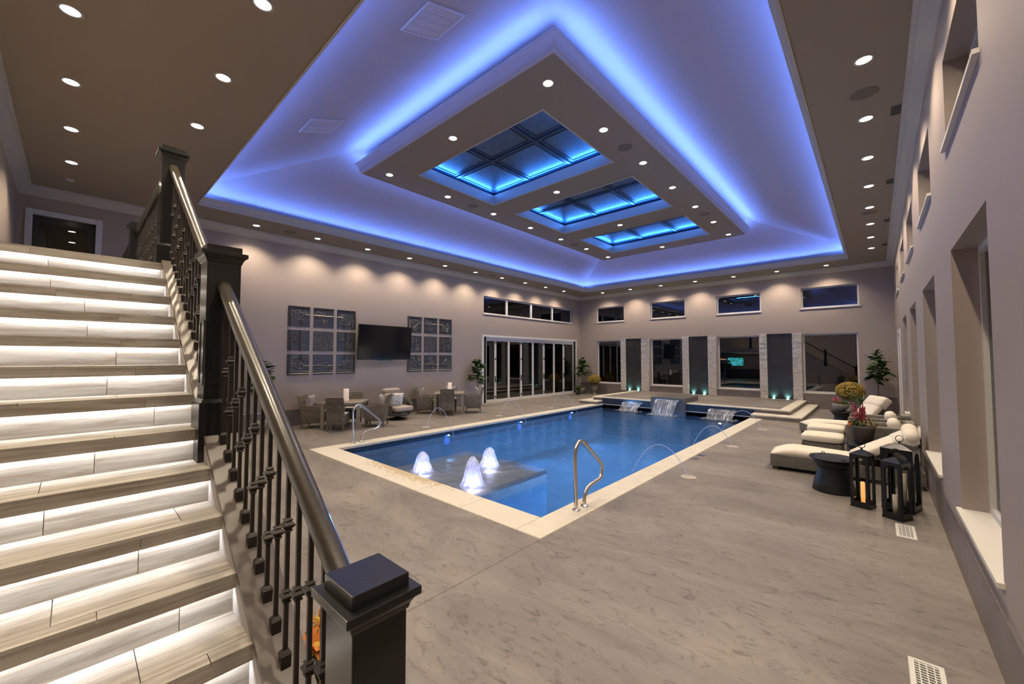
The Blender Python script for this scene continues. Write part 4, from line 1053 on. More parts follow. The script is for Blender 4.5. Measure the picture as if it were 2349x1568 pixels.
for ti, (cx, cy) in enumerate(((-11.5, 5.42), (-11.58, 9.33))):
    w_ = ('first dining table near the stairs', 'second dining table near the folding doors')[ti]
    table(cx, cy, ('square wooden dining table nearer the stairs', 'square wooden dining table nearer the folding doors')[ti])
    C = Vector((cx, cy)); gr = 'wicker chairs round the dining tables'
    p = C-e2*.56-e1*.03; place_chair(False, p.x, p.y, e2, 'armless wicker chair, back to camera, at the %s' % w_, gr)
    p = C-e1*.86; place_chair(True, p.x, p.y, e1, 'wicker armchair on the left of the %s' % w_, gr); q = p-e1*.16; pillow(q.x, q.y, .70, e1, 'grey cushion in the left armchair at the %s' % w_, 'grey_fabric', group='grey chair cushions')
    p = C+e1*.86+e2*.06; place_chair(True, p.x, p.y, -e1, 'wicker armchair on the right of the %s' % w_, gr); q = p+e1*.16; pillow(q.x, q.y, .70, -e1, 'grey cushion in the right armchair at the %s' % w_, 'grey_fabric', group='grey chair cushions')
    p = C+e2*.60; place_chair(False, p.x, p.y, -e2, 'wicker chair on the wall side of the %s' % w_, gr)
    if ti: q = p+e2*.14; pillow(q.x, q.y, .70, -e2, 'grey cushion in the wall side chair at the %s' % w_, 'grey_fabric', group='grey chair cushions')
    t = thing('pillar_candle', ('tall pale pink pillar candle on the dining table near the stairs', 'tall pale pink pillar candle on the dining table by the folding doors')[ti], 'candle', (cx, cy, .741), 0, 'pillar candles')
    MB().lathe([(.001, 0), (.075, 0), (.076, .02), (.075, .345), (.066, .355), (.055, .345), (.001, .335)], 24).build('wax', 'candle_wax', t, True)
    MB().tube([(0, 0, .333), (.002, 0, .35), (.004, .001, .36)], .002, 6).build('wick', 'soil', t)

# swivel lounge chair
sv = thing('swivel_lounge_chair', 'dark wicker swivel lounge chair with beige cushions between the dining tables', 'chair', (-11.66, 7.22, 0), math.atan2(-1.0, .06))
vs = []; fs = []; nu, nv = 24, 6
for j in range(nv+1):
    s = j/nv
    for i in range(nu+1):
        a = R(-35)+R(250)*i/nu
        hgt = .30 + .38*(math.sin(max(0, min(1, (a-R(-35))/R(250)))*math.pi)**1.2)
        rx, ry = (.40+.07*math.sin(s*math.pi*.7)), (.40+.05*s)
        ca, sa = math.cos(a+R(0)), math.sin(a)
        vs.append((rx*1.03*ca, -ry*sa, .14+hgt*s))
for j in range(nv):
    for i in range(nu): k = j*(nu+1)+i; fs.append((k, k+1, k+nu+2, k+nu+1))
o = MB().add(vs, fs).build('shell', 'wicker_dark', sv, True); sd = o.modifiers.new('thick', 'SOLIDIFY'); sd.thickness = .05
MB().tube([vs[nv*(nu+1)+i] for i in range(nu+1)], .03, 8).build('rim', 'wicker_dark', sv, True)
MB().lathe([(.001, .13), (.38, .13), (.41, .17), (.41, .27), (.001, .27)], 28).build('seat_base', 'wicker_dark', sv, True)
MB().lathe([(.001, .02), (.26, .02), (.28, .035), (.10, .055), (.05, .13), (.001, .13)], 28).build('swivel_base', 'black_metal', sv, True)
MB().rbox(0, .10, .36, .66, .70, .17, .06, 5, .10).build('seat_cushion', 'beige_fabric', sv, True)
mm = MB(); mm.M = Matrix.Translation((0, -.30, .62)) @ Matrix.Rotation(R(78), 4, 'X'); mm.rbox(0, 0, 0, .62, .42, .17, .07, 5, .15).build('back_cushion', 'beige_fabric', sv, True)
mm = MB(); mm.M = Matrix.Translation((0, -.37, .88)) @ Matrix.Rotation(R(75), 4, 'X'); mm.rbox(0, 0, 0, .64, .22, .16, .07, 5, .1).build('headrest_cushion', 'beige_fabric', sv, True)
pillow(-11.50, 7.12, .66, (1, .0), 'black and white patterned cushion on the swivel lounge chair', 'ikat_fabric', .42)

# ------------------------------------------------------------------ plants
def leaf_mesh(L, W, name='leaf', mt='leaf', fold=.12, droop=.18):
    prof = [(0, .04), (.12, .45), (.35, .95), (.6, 1.0), (.82, .7), (1, .03)]
    vs = []; fs = []
    for s, ww in prof:
        z = -droop*L*s*s; vs += [(-W/2*ww, s*L, z+fold*W*ww), (0, s*L, z), (W/2*ww, s*L, z+fold*W*ww)]
    for j in range(len(prof)-1):
        for k in range(2): a = j*3+k; fs.append((a, a+1, a+4, a+3))
    return MB().add(vs, fs).mesh(name, mt, True)
LM = [leaf_mesh(.27, .16), leaf_mesh(.23, .14, mt='leaf_light'), leaf_mesh(.31, .18)]
def fig_tree(x, y, h, lbl, potr=.17, poth=.32, crown0=.42, spread=.36, nleaf=75, seed=1, pot_m='stone_pot', axis_wall=None):
    rd = random.Random(seed); t = thing('fiddle_leaf_fig', lbl, 'potted plant', (x, y, 0), rd.uniform(0, 6), 'potted fig trees')
    MB().lathe([(.001, 0), (potr*.75, 0), (potr*.95, poth*.7), (potr, poth), (potr*.88, poth), (potr*.85, poth-.04), (.001, poth-.04)], 24).build('pot', pot_m, t, True)
    MB().lathe([(.001, poth-.035), (potr*.86, poth-.04), (potr*.86, poth-.05), (.001, poth-.05)], 16).build('soil', 'soil', t)
    tr = [(0, 0, poth-.05), (.01, .02, h*.35), (-.01, .01, h*.6), (.015, -.01, h*.92)]
    MB().tube(bez(tr, 5), [.02-.012*i/15 for i in range(16)], 7).build('trunk', 'bark', t, True)
    branches = []
    for b in range(7):
        a = b*2.4+rd.uniform(-.3, .3); z0 = h*(crown0+.45*b/7); L = spread*(1-.55*b/7)*rd.uniform(.7, 1)
        p1 = (math.cos(a)*L, math.sin(a)*L, z0+L*.55); branches.append(((0, 0, z0), p1))
        MB().tube([(0, 0, z0-.05), (p1[0]*.5, p1[1]*.5, z0+L*.2), p1], [.010, .007, .004], 5).build('branch', 'bark', t, True)
    for i in range(nleaf):
        if i < nleaf*.62:
            a0, b0 = rd.choice(branches); s = rd.uniform(.3, 1.02)
            p = Vector(a0).lerp(Vector(b0), s); p.z += .04
        else:
            q_ = rd.uniform(0, 1); r_ = .20*(1-q_)+.03; a_ = rd.uniform(0, 6.28); p = Vector((r_*math.cos(a_), r_*math.sin(a_), h*(crown0+.06+(.91-crown0)*q_)))
        o = link('leaf', rd.choice(LM), t, loc=tuple(p)); o.rotation_euler = (rd.uniform(-.35, .85), rd.uniform(-.5, .5), rd.uniform(0, 6.28)); sc = rd.uniform(.65, 1.0); o.scale = (sc, sc, sc)
    return t
fig_tree(-12.25, 11.35, 2.05, 'tall potted fig tree on the left of the folding doors', seed=3, nleaf=150, spread=.40)
fig_tree(-12.22, 19.30, 2.05, 'potted fig tree in the far left corner right of the folding doors', seed=5, nleaf=150, spread=.38)
fig_tree(-12.25, 3.42, 1.95, 'potted fig tree half hidden behind the stair handrail', seed=8, nleaf=110, spread=.40)
fig_tree(.06, 19.25, 2.25, 'potted fig tree in the far right corner behind the loungers', seed=13, nleaf=160, spread=.44, crown0=.45)

def fern(x, y, z, lbl, rad, hgt, n=70, seed=2, mt='fern_green', pot=True, w_=.022):
    rd = random.Random(seed); t = thing('fern', lbl, 'plant', (x, y, z), 0)
    if pot: MB().lathe([(.001, 0), (.10, 0), (.14, .18), (.13, .19), (.001, .17)], 20).build('pot', 'brown_pot', t, True)
    me = []
    for i in range(n):
        a = rd.uniform(0, 6.28); L = rad*rd.uniform(.6, 1.1); hh = hgt*rd.uniform(.55, 1.1); vs = []; fs = []; k = 7
        for j in range(k+1):
            s = j/k; r_ = L*s; zz = .15*pot + hh*math.sin(s*2.1)/math.sin(1.57)*.9; ww = w_*(1-s*.85)
            px, py = -math.sin(a)*ww, math.cos(a)*ww
            vs += [(math.cos(a)*r_-px, math.sin(a)*r_-py, zz), (math.cos(a)*r_+px, math.sin(a)*r_+py, zz)]
        for j in range(k): fs.append((2*j, 2*j+1, 2*j+3, 2*j+2))
        MB().add(vs, fs).build('frond', mt, t, True)
fern(-12.02, 18.55, 0, 'bushy green fern on the floor beside the folding doors', .42, .42, 80, 4)
fern(-.28, 15.55, .35, 'green palm fern behind the far chaise lounge', .50, .45, 46, 6, w_=.018)

def mum(x, y, z, rad, lbl, seed, urn=True, ph=.45):
    rd = random.Random(seed); t = thing('chrysanthemum_planter', lbl, 'potted plant', (x, y, 0), 0)
    if urn: MB().lathe([(.001, 0), (.13, 0), (.13, .03), (.06, .07), (.045, .13), (.06, .17), (.13, .23), (.16, .36), (.155, .42), (.19, ph), (.16, ph), (.001, ph-.03)], 24).build('urn', 'stone_pot', t, True)
    else: MB().lathe([(.001, 0), (.15, 0), (.20, ph), (.17, ph), (.001, ph-.03)], 24).build('pot', 'stone_pot', t, True)
    MB().lathe([(.001, z-rad*.75), (rad*.5, z-rad*.72), (rad*.88, z-rad*.3), (rad*.95, z), (rad*.75, z+rad*.45), (rad*.4, z+rad*.68), (.001, z+rad*.75)], 20).build('foliage_mass', 'mum_dark', t, True)
    m = MB()
    for i in range(520):
        a = rd.uniform(0, 6.28); c = rd.uniform(-.45, 1); q = math.sqrt(1-c*c)
        px, py, pz = rad*q*math.cos(a), rad*q*math.sin(a), z+rad*.80*c; s = rd.uniform(.022, .034)
        mm = Matrix.Translation((px, py, pz)) @ Vector((q*math.cos(a), q*math.sin(a), c)).to_track_quat('Z', 'Y').to_matrix().to_4x4()
        m.M = mm; m.add([(s*math.cos(k*1.047), s*math.sin(k*1.047), -.004 if k % 2 else .008) for k in range(6)]+[(0, 0, .016)], [(k, (k+1) % 6, 6) for k in range(6)])
    stuff(m.build('blooms', 'mum_yellow', t))
mum(-11.42, 19.25, .80, .34, 'round yellow chrysanthemum in a pedestal urn by the far left window', 1)
mum(-.63, 16.75, .93, .37, 'large round yellow chrysanthemum behind the far side table', 2, urn=False, ph=.62)

# ------------------------------------------------------------------ right hand lounge furniture
def drum(x, y, lbl, r_=.29, h=.50):
    t = thing('drum_side_table', lbl, 'side table', (x, y, 0), 0, 'black drum side tables')
    k = r_/.29; v = h/.5
    MB().lathe([(.001, 0), (.265*k, 0), (.262*k, .02*v), (.245*k, .10*v), (.205*k, .25*v), (.195*k, .33*v), (.205*k, .37*v), (.235*k, .40*v), (.245*k, .44*v), (.245*k, .47*v), (.001, .47*v)], 36).build('body', 'drum_metal', t, True)
    MB().lathe([(.001, .472*v), (.285*k, .472*v), (.295*k, .485*v), (.288*k, .50*v), (.270*k, .495*v), (.001, .492*v)], 36).build('top', 'drum_metal', t, True)
    for a in (R(30), R(120), R(210), R(300)):
        ca, sa = math.cos(a)*.268*k, math.sin(a)*.268*k
        MB().tube([(ca-.022*math.sin(a), sa+.022*math.cos(a), .495*v), (ca-.014*math.sin(a), sa+.014*math.cos(a), .52*v), (ca+.014*math.sin(a), sa-.014*math.cos(a), .52*v), (ca+.022*math.sin(a), sa-.022*math.cos(a), .495*v)], .006, 6).build('frog_handle', 'drum_metal', t, True)
    for z in (.12, .16, .36): MB().lathe([(.001, z*v-.004), ((.238 if z < .15 else (.228 if z < .3 else .206))*k+.006, z*v-.004), ((.238 if z < .15 else (.228 if z < .3 else .206))*k+.006, z*v+.004), (.001, z*v+.004)], 36).build('band', 'drum_metal', t, True)
    return t
drum(-.52, 7.80, 'black drum side table in front of the near chaise lounge')
drum(-.20, 9.60, 'black drum side table between near chaise lounge and armchair, holding a flower pot', .27, .46)
drum(-.72, 14.85, 'black drum side table beyond the far chaise lounge, holding a bowl', .31, .48)

def arch_panel(m, w_, h, th, post, top, bottom):
    # frame with round-headed opening, in local XZ, thickness th in y
    iw = w_/2-post; spring = h-top-iw*.75; n = 10
    inner = [(-iw, bottom), (-iw, spring)] + [(-iw*math.cos(math.pi*k/n), spring+iw*.75*math.sin(math.pi*k/n)) for k in range(1, n)] + [(iw, spring), (iw, bottom)]
    outer = [(-w_/2, 0), (-w_/2, spring)] + [(-w_/2+w_*k/n, h) for k in range(1, n)] + [(w_/2, spring), (w_/2, 0)]
    outer[2] = (-w_/2, h); outer[-3] = (w_/2, h)
    k = len(inner)
    vs = [(x, -th/2, z) for x, z in outer]+[(x, -th/2, z) for x, z in inner]+[(x, th/2, z) for x, z in outer]+[(x, th/2, z) for x, z in inner]
    fs = []
    for i in range(k):
        j = (i+1) % k
        fs += [(i, j, k+j, k+i), (2*k+i, 3*k+i, 3*k+j, 2*k+j), (k+i, k+j, 3*k+j, 3*k+i), (i, 2*k+i, 2*k+j, j)]
    m.add(vs, fs)
def lantern(x, y, rz, s, eave, total, lbl, cand):
    t = thing('floor_lantern', lbl, 'lantern', (x, y, 0), rz, 'black floor lanterns')
    MB().box(-s/2-.008, s/2+.008, -s/2-.008, s/2+.008, 0, .022).build('base_plate', 'black_metal', t)
    for k in range(4):
        m = MB(); m.M = Matrix.Rotation(k*math.pi/2, 4, 'Z') @ Matrix.Translation((0, -s/2, .022)); arch_panel(m, s, eave-.022, .010, .030*s/.19, .04, .06); m.build('side_frame', 'black_metal', t)
    zt = eave+.062
    MB().frustum(0, 0, eave, zt, s/2+.012, s/2+.012, .012, .012).build('roof', 'black_metal', t)
    MB().lathe([(.001, zt-.01), (.014, zt-.01), (.010, zt+.012), (.016, zt+.022), (.001, zt+.03)], 12).build('finial', 'black_metal', t, True)
    rr = (total-zt-.015)/2; rr = min(.042, rr)
    MB().tube([(rr*math.cos(a*.314)*.8, rr*math.cos(a*.314)*.4, zt+.018+rr+rr*math.sin(a*.314)) for a in range(20)], .0045, 6, True).build('carry_ring', 'black_metal', t, True)
    for (cx, cy, cr, ch, cm) in cand:
        c = thing('lantern_candle', 'tmp', 'candle', (x, y, .023), rz); MB().lathe([(.001, 0), (cr, 0), (cr, ch), (cr*.8, ch+.004), (cr*.7, ch-.006), (.001, ch-.008)], 18, cx, cy).build('wax', cm, c, True)
        MB().tube([(cx, cy, ch-.01), (cx+.001, cy, ch+.006), (cx+.003, cy, ch+.014)], .0016, 5).build('wick', 'soil', c)
        c['label'] = {'candle_lit': 'glowing amber candle inside the leftmost black lantern', 'candle_plain': 'unlit cream candle inside the %s' % ('nearest black lantern' if s < .25 else 'tallest black lantern')}[cm]
lantern(-.175, 7.235, R(-18), .195, .70, .86, 'slim black lantern beside the drum table, leftmost of three lanterns', [(.0, .0, .022, .30, 'candle_lit')])
lantern(.150, 6.985, R(-30), .195, .70, .86, 'slim black lantern in front, nearest of the three lanterns by the right wall', [(-.02, .0, .026, .26, 'candle_plain')])
lantern(.205, 7.47, R(-16), .31, .80, .98, 'largest black lantern with arched sides, rearmost of the three lanterns', [(.03, .0, .026, .44, 'candle_plain')])

def chaise(x0, y0, lbl, head, rz=0, group='cream chaise lounges'):
    t = thing('chaise_lounge', lbl, 'chaise lounge', (x0, y0, 0), R(rz), group)
    L, W = 1.98, .70
    m = MB(); m.box(0, L, 0, .04, .06, .27); m.box(0, L, W-.04, W, .06, .27); m.box(0, .04, .04, W-.04, .06, .27); m.box(L-.04, L, .04, W-.04, .06, .27); m.build('side_frame', 'wicker_grey', t, bevel=.012)
    MB().box(.04, 1.25, .04, W-.04, .20, .25).build('deck', 'wicker_grey', t)
    for (a, b) in ((.03, .03), (L-.11, .03), (.03, W-.11), (L-.11, W-.11)): MB().box(a, a+.08, b, b+.08, 0, .07).build('foot', 'wicker_dark', t)
    # cushion of the lying part, crowned towards the foot
    m = MB(); n = 16; vs = []; fs = []
    for i in range(n+1):
        s = i/n; xx = .01+1.2*s; zt = .29+.115*math.sin(min(1, s*3.2)*math.pi/2)*(1-.42*s)
        for (yy, zz) in ((.015, .262), (.005, .262+(zt-.262)*.5), (.03, zt-.015), (.10, zt), (W/2, zt+.008), (W-.10, zt), (W-.03, zt-.015), (W-.005, .262+(zt-.262)*.5), (W-.015, .262)): vs.append((xx, yy, zz))
    for i in range(n):
        for k in range(8): a = i*9+k; fs.append((a, a+1, a+10, a+9))
        fs.append((i*9+8, i*9, i*9+9, i*9+17))
    fs += [tuple(range(8, -1, -1)), tuple(n*9+k for k in range(9))]
    m.add(vs, fs).build('seat_cushion', 'cream_fabric', t, True)
    # raised back: frame, cushion and flap folded over the top
    ang = R(-head)
    B = Matrix.Translation((1.20, 0, .27)) @ Matrix.Rotation(ang, 4, 'Y')
    m = MB(); m.M = B; m.box(0, .80, .04, W-.04, -.02, .02); m.build('back_frame', 'wicker_grey', t, bevel=.008)
    m = MB(); m.M = B; m.rbox(.42, W/2, .085, .90, W-.01, .14, .05, 5, .08); m.build('back_cushion', 'cream_fabric', t, True)
    m = MB(); m.M = B; m.rbox(.72, W/2, .07, .30, W+.012, .20, .05, 4); m.build('cushion_flap', 'cream_fabric', t, True)
    for k in range(9):
        m = MB(); m.M = B; m.box(.60+k*.028, .602+k*.028, -.008, -.003, .0, .13); m.build('flap_pleat', 'white_fabric', t)
    m = MB(); m.tube([(1.55, .08, .24), (1.20+.55*math.cos(-ang), .08, .27+.55*math.sin(-ang))], .012, 6); m.tube([(1.55, W-.08, .24), (1.20+.55*math.cos(-ang), W-.08, .27+.55*math.sin(-ang))], .012, 6); m.build('support_strut', 'wicker_dark', t)
    return t
ch1 = chaise(-1.46, 8.55, 'cream cushioned wicker chaise lounge nearest the camera by the lanterns', 31, 3)
ch2 = chaise(-1.26, 12.66, 'cream cushioned wicker chaise lounge farther away with steeply raised back', 52, 27)
m = MB(); m.rbox(0, 0, 0, .62, .20, .20, .095, 6); o = m.build('bolster_cushion', 'cream_fabric', None, True); o.location = (.37, 8.93, .80); o.rotation_euler = (0, R(-10), R(90)); tag(o, 'round cream bolster on the back of the near chaise lounge', 'cushion')
def armchair(x0, y0, lbl, group='wicker armchairs'):
    t = thing('wicker_armchair', lbl, 'armchair', (x0, y0, 0), 0, group); W, D = .86, .98
    for y in (0, W-.15): MB().box(0, D, y, y+.15, .04, .73).build('arm', 'wicker_grey', t, bevel=.03)
    MB().box(D-.16, D, .15, W-.15, .04, .82).build('backrest', 'wicker_grey', t, bevel=.03)
    MB().box(.02, D-.16, .15, W-.15, .04, .30).build('seat_base', 'wicker_grey', t, bevel=.02)
    MB().rbox(.42, W/2, .38, .80, W-.32, .16, .05, 4, .08).build('seat_cushion', 'cream_fabric', t, True)
    m = MB(); m.M = Matrix.Translation((D-.27, W/2, .64)) @ Matrix.Rotation(R(75), 4, 'Y'); m.rbox(0, 0, 0, .44, W-.34, .18, .08, 5, .1); m.build('back_cushion', 'cream_fabric', t, True)
    return t
armchair(-.46, 9.98, 'large wicker armchair behind the near chaise lounge'); armchair(-.48, 11.28, 'second large wicker armchair before the far chaise lounge')
def ottoman(x0, y0, lbl):
    t = thing('ottoman', lbl, 'ottoman', (x0, y0, 0), 0, 'cream topped ottomans')
    MB().box(.01, .65, .01, .67, .05, .32).build('base', 'wicker_grey', t, bevel=.02)
    for a in (.03, .57):
        for b in (.03, .59): MB().box(a, a+.06, b, b+.06, 0, .06).build('foot', 'wicker_dark', t)
    MB().rbox(.33, .34, .395, .66, .68, .15, .05, 5, .10).build('cushion', 'cream_fabric', t, True)
ottoman(-1.17, 9.98, 'cream cushioned ottoman in front of the first wicker armchair'); ottoman(-1.21, 11.28, 'cream cushioned ottoman in front of the second wicker armchair')

# flower pot on the middle drum and bowl on the far one
t = thing('flower_pot', 'brown tub with red astilbe plumes on the middle drum table', 'potted plant', (-.20, 9.60, .462), 0)
MB().lathe([(.001, 0), (.12, 0), (.165, .28), (.18, .29), (.18, .32), (.16, .32), (.15, .29), (.001, .28)], 24).build('tub', 'brown_pot', t, True)
rd = random.Random(5)
def blob(t, name, mt, c, r_, n, s0, s1, flat=.7):
    m = MB()
    for i in range(n):
        d = Vector((rd.gauss(0, 1), rd.gauss(0, 1), rd.gauss(0, 1))); d.normalize(); d *= r_*rd.uniform(.35, 1)**.6; d.z *= flat
        q = Vector((rd.gauss(0, 1), rd.gauss(0, 1), rd.gauss(0, 1))).to_track_quat('Z', 'Y').to_matrix().to_4x4(); s = rd.uniform(s0, s1)
        m.M = Matrix.Translation(Vector(c)+d) @ q; m.add([(-s*.45, 0, 0), (0, -s, .15*s), (s*.45, 0, 0), (0, s, .1*s)], [(0, 1, 2, 3)])
    return stuff(m.build(name, mt, t))
blob(t, 'foliage', 'foliage_brown', (.05, 0, .37), .15, 160, .02, .04); blob(t, 'foliage', 'leaf', (-.07, -.02, .36), .12, 120, .02, .04); blob(t, 'orange_leaves', 'flower_orange', (-.16, -.04, .34), .06, 40, .015, .03)
for i in range(13):
    a = rd.uniform(0, 6.28); r0 = rd.uniform(.02, .11); hh = rd.uniform(.20, .36)
    bx, by = -.03+r0*math.cos(a), r0*math.sin(a); m = MB()
    for k in range(70):
        s = k/70; q = .022*(1-s)**.8; aa = rd.uniform(0, 6.28); sz = .009
        m.M = Matrix.Translation((bx+.02*s*math.cos(a)+q*math.cos(aa), by+q*math.sin(aa), .40+hh*s)) @ Matrix.Rotation(aa, 4, 'Z'); m.add([(0, 0, -sz), (sz, 0, 0), (0, sz, .3*sz), (-sz, 0, 0), (0, 0, sz)], [(0, 1, 2), (0, 2, 3), (1, 4, 2), (2, 4, 3)])
    stuff(m.build('plume', 'flower_red', t))
t = thing('bowl_planter', 'shallow grey bowl with pink flowers on the far drum table', 'potted plant', (-.78, 14.85, .482), 0)
MB().lathe([(.001, 0), (.09, 0), (.10, .012), (.18, .10), (.205, .19), (.20, .20), (.185, .19), (.001, .16)], 28).build('bowl', 'stone_pot', t, True)
blob(t, 'foliage', 'leaf_light', (.10, 0, .22), .12, 130, .02, .045, .5); blob(t, 'foliage', 'foliage_brown', (-.02, 0, .25), .13, 130, .02, .04, .6); blob(t, 'pink_flowers', 'flower_pink', (-.10, 0, .32), .10, 120, .015, .03, .8)
# autumn arrangement below the stair rail
t = thing('autumn_arrangement', 'orange and yellow autumn flower arrangement in a woven basket below the stair rail', 'flower arrangement', (-1.98, .98, 0), 0)
MB().lathe([(.001, 0), (.15, 0), (.19, .30), (.20, .32), (.17, .32), (.001, .29)], 24).build('basket', 'wicker_tan', t, True)
blob(t, 'foliage', 'leaf', (0, 0, .45), .24, 160, .03, .06, .8); blob(t, 'foliage', 'foliage_brown', (0, 0, .5), .24, 140, .03, .06, .9)
pm = leaf_mesh(.085, .03, 'petal', 'flower_orange', .1, .2)
for (fx, fy, fz) in ((.02, .0, .78), (-.16, -.06, .62), (.10, -.12, .55), (-.05, .14, .66), (.14, .05, .70), (-.10, -.16, .46), (.02, -.18, .66)):
    c = MB().lathe([(.001, -.012), (.03, -.010), (.026, .010), (.001, .016)], 12).build('flower', 'flower_yellow', t, True); c.location = (fx, fy, fz); c.rotation_euler = (rd.uniform(.2, .9), 0, rd.uniform(0, 6.28))
    for k in range(16): o = link('petal', pm, c); o.rotation_euler = (.25+.5*(k % 2), 0, k*.3927)
blob(t, 'berries', 'flower_yellow', (-.10, -.08, .66), .10, 70, .01, .02, .8)

# floor registers
for (x, y, lbl) in ((.205, 6.53, 'white floor register near the lanterns'), (.19, 3.60, 'white floor register closest to the camera')):
    t = thing('floor_register', lbl, 'vent', (x, y, 0), 0, 'white floor registers')
    MB().rsweep(-.085, .085, -.235, .235, [(0, .0005), (.004, .006), (.028, .007), (.030, .001)]).build('frame', 'plastic_white', t)
    MB().box(-.056, .056, -.206, .206, .0004, .0012).build('backing', 'vent_dark', t)
    for k in range(15): MB().box(-.056, .056, -.200+k*.0275, -.190+k*.0275, .001, .006).build('slat', 'plastic_white', t)
    for k in range(3): MB().box(-.034+k*.034-.003, -.034+k*.034+.003, -.206, .206, .001, .0062).build('bar', 'plastic_white', t)

# ------------------------------------------------------------------ the bar recess below the balcony (seen mirrored in the far windows)
m = MB(); m.box(-12.3, -12.2, -5.0, YN-.25, 0, 2.6); m.box(-5.6, -5.5, -5.0, YN-.25, 0, 2.6); m.box(-12.3, -5.5, -5.1, -5.0, 0, 2.6); m.box(-12.3, -5.5, -5.0, YN-.25, 2.5, 2.6)
struct(m.build('wall_bar', 'wall_paint'))
t = thing('bar_counter', 'dark bar cabinets with stone top at the back of the bar recess', 'bar', (-9.0, -4.6, 0))
for i in range(5):
    c = MB().box(-2.4+i*.96+.005, -2.4+(i+1)*.96-.005, -.35, .25, .08, .90).build('cabinet_body', 'cabinet', t); MB().box(-2.4+i*.96+.03, -2.4+(i+1)*.96-.03, .25, .27, .12, .87).build('door_panel', 'cabinet', c); MB().box(-2.4+i*.96+.80, -2.4+i*.96+.82, .27, .29, .5, .65).build('handle', 'steel', c)
MB().box(-2.42, 2.42, -.38, .30, .90, .94).build('worktop', 'counter', t)
t = thing('bar_television', 'bright television showing a green sports field above the bar counter', 'television', (-10.45, -4.93, 1.62)); MB().box(-.72, .72, -.05, .0, -.42, .42).build('housing', 'tv_bezel', t); MB().box(-.70, .70, .0, .004, -.40, .40).build('screen', 'sports_screen', t)
t = thing('bar_shelf_lamp', 'glowing linear lamp on the bar wall', 'lamp', (-11.65, -4.95, 1.85)); MB().box(-.35, .35, 0, .04, -.02, .02).build('diffuser', 'bar_led', t); MB().box(-.36, .36, -.04, 0, -.03, .03).build('back_plate', 'steel', t)
t = thing('bar_fridge', 'tall black fridge in the bar recess', 'fridge', (-6.1, -4.6, 0)); MB().box(-.4, .4, -.35, .3, 0, 2.1).build('body', 'tv_bezel', t); MB().box(-.38, .38, .3, .33, .05, 2.05).build('door', 'door_dark', t); MB().box(.30, .33, .33, .37, .8, 1.5).build('handle', 'steel', t)
l = bpy.data.lights.new('bar_fill', 'AREA'); l.energy = 25; l.size = 2; l.color = (1, .8, .6); o = bpy.data.objects.new('bar_fill', l); COL.objects.link(o); o.location = (-9.0, -3.2, 2.46)  # fill light under the bar ceiling, has no fixture

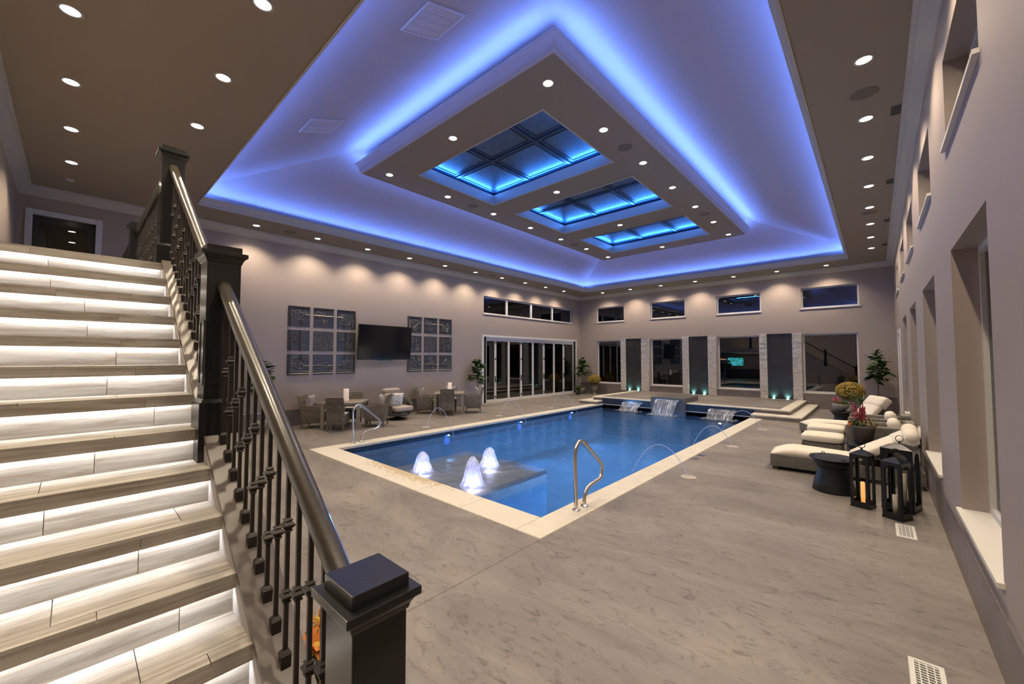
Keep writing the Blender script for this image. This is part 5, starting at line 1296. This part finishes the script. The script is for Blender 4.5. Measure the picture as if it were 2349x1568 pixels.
def person(x, y, rz, lbl, shirt, legs):
    bm_v = {'pelvis': (0,0,.95), 'belly': (0,.01,1.12), 'chest': (0,.0,1.33), 'neck': (0,-.005,1.50), 'lsh': (-.19,0,1.42), 'rsh': (.19,0,1.42), 'lel': (-.25,-.02,1.14), 'rel': (.25,-.02,1.14), 'lwr': (-.20,.20,1.05), 'rwr': (.20,.20,1.05),
            'lhip': (-.10,0,.90), 'rhip': (.10,0,.90), 'lkn': (-.11,.02,.50), 'rkn': (.11,.02,.50), 'lan': (-.11,-.02,.09), 'ran': (.11,-.02,.09), 'ltoe': (-.12,.14,.035), 'rtoe': (.12,.14,.035)}
    rad = {'pelvis': .15, 'belly': .135, 'chest': .15, 'neck': .06, 'lsh': .065, 'rsh': .065, 'lel': .045, 'rel': .045, 'lwr': .032, 'rwr': .032, 'lhip': .095, 'rhip': .095, 'lkn': .065, 'rkn': .065, 'lan': .045, 'ran': .045, 'ltoe': .04, 'rtoe': .04}
    ed = [('pelvis','belly'),('belly','chest'),('chest','neck'),('chest','lsh'),('chest','rsh'),('lsh','lel'),('rsh','rel'),('lel','lwr'),('rel','rwr'),('pelvis','lhip'),('pelvis','rhip'),('lhip','lkn'),('rhip','rkn'),('lkn','lan'),('rkn','ran'),('lan','ltoe'),('ran','rtoe')]
    names = list(bm_v); me = bpy.data.meshes.new('person'); me.from_pydata([bm_v[k] for k in names], [(names.index(a), names.index(b)) for a, b in ed], [])
    me.materials.append(M[shirt]); o = bpy.data.objects.new('person', me); COL.objects.link(o); o.location = (x, y, 0); o.rotation_euler = (0, 0, rz)
    sk = o.modifiers.new('skin', 'SKIN')
    for i, k in enumerate(names): me.skin_vertices[0].data[i].radius = (rad[k]*1.05, rad[k]*(.72 if k in ('belly','chest','pelvis') else 1)); 
    me.skin_vertices[0].data[0].use_root = True; sk.use_smooth_shade = True
    sb = o.modifiers.new('sub', 'SUBSURF'); sb.levels = 1; sb.render_levels = 2
    tag(o, lbl, 'person')
    MB().rbox(0, .01, 1.64, .155, .195, .235, .075, 5).build('head', 'skin', o, True)
    MB().rbox(0, .108, 1.63, .026, .03, .05, .012, 2).build('nose', 'skin', o, True)
    for sx in (-1, 1):
        MB().rbox(sx*.03, .10, 1.655, .026, .016, .014, .006, 2).build('eye', 'hair', o, True); MB().rbox(sx*.078, .0, 1.64, .02, .04, .06, .009, 2).build('ear', 'skin', o, True)
        h = MB(); h.rbox(sx*.198, .245, 1.045, .07, .085, .03, .013, 3)
        for f in range(4): h.tube([(sx*.198-.026+f*.0175, .28, 1.045), (sx*.198-.026+f*.0175, .315+.008*(1-abs(f-1.5)), 1.040), (sx*.198-.026+f*.0175, .335+.008*(1-abs(f-1.5)), 1.025)], [.009, .008, .007], 6)
        h.tube([(sx*.198-sx*.035, .225, 1.045), (sx*.198-sx*.058, .255, 1.04), (sx*.198-sx*.062, .28, 1.03)], [.011, .010, .008], 6)
        h.build('hand', 'skin', o, True)
        lg = MB(); lg.tube([(sx*.10, 0, .97), (sx*.108, .015, .72), (sx*.112, .02, .50), (sx*.112, -.005, .28), (sx*.112, -.02, .06)], [.118, .105, .085, .078, .072], 14); lg.build('trouser_leg', legs, o, True)
    MB().rbox(0, .105, 1.585, .05, .012, .012, .005, 2).build('mouth', 'hair', o, True)
    MB().rbox(0, -.012, 1.69, .17, .20, .16, .075, 5).build('hair', 'hair', o, True)
person(-11.35, -3.55, R(165), 'person in dark clothes standing at the bar, mirrored in the window', 'shirt_dark', 'shirt_dark')
person(-10.65, -3.35, R(120), 'person in dark top and jeans at the bar, mirrored in the window', 'shirt_dark', 'denim')

# ------------------------------------------------------------------ outside, beyond the glass
struct(MB().box(-30, 12, YB+.3, 40, -.15, -.05).build('ground_back', 'patio')); struct(MB().box(-30, XL-.3, -6, YB+.3, -.15, -.05).build('ground_left', 'patio'))
for (x, y, z, lbl) in ((-18.6, 16.7, 2.0, 'warm glowing wall lantern outside the folding doors, left one'), (-18.6, 18.5, 2.0, 'warm glowing wall lantern outside the folding doors, right one')):
    t = thing('outdoor_lantern', lbl, 'lantern', (x, y, z), 0, 'outdoor lanterns'); MB().box(-.07, .07, -.07, .07, -.12, .12).build('glass_body', 'lamp_warm', t); MB().frustum(0, 0, .12, .2, .10, .10, .02, .02).build('roof', 'black_metal', t); MB().box(-.12, -.07, -.05, .05, -.1, .1).build('wall_bracket', 'black_metal', t)
tag(MB().box(-18.9, -18.7, 12, 22, 0, 3.2).build('garden_wall', 'patio'), 'dark garden wall outside the folding doors', 'wall')
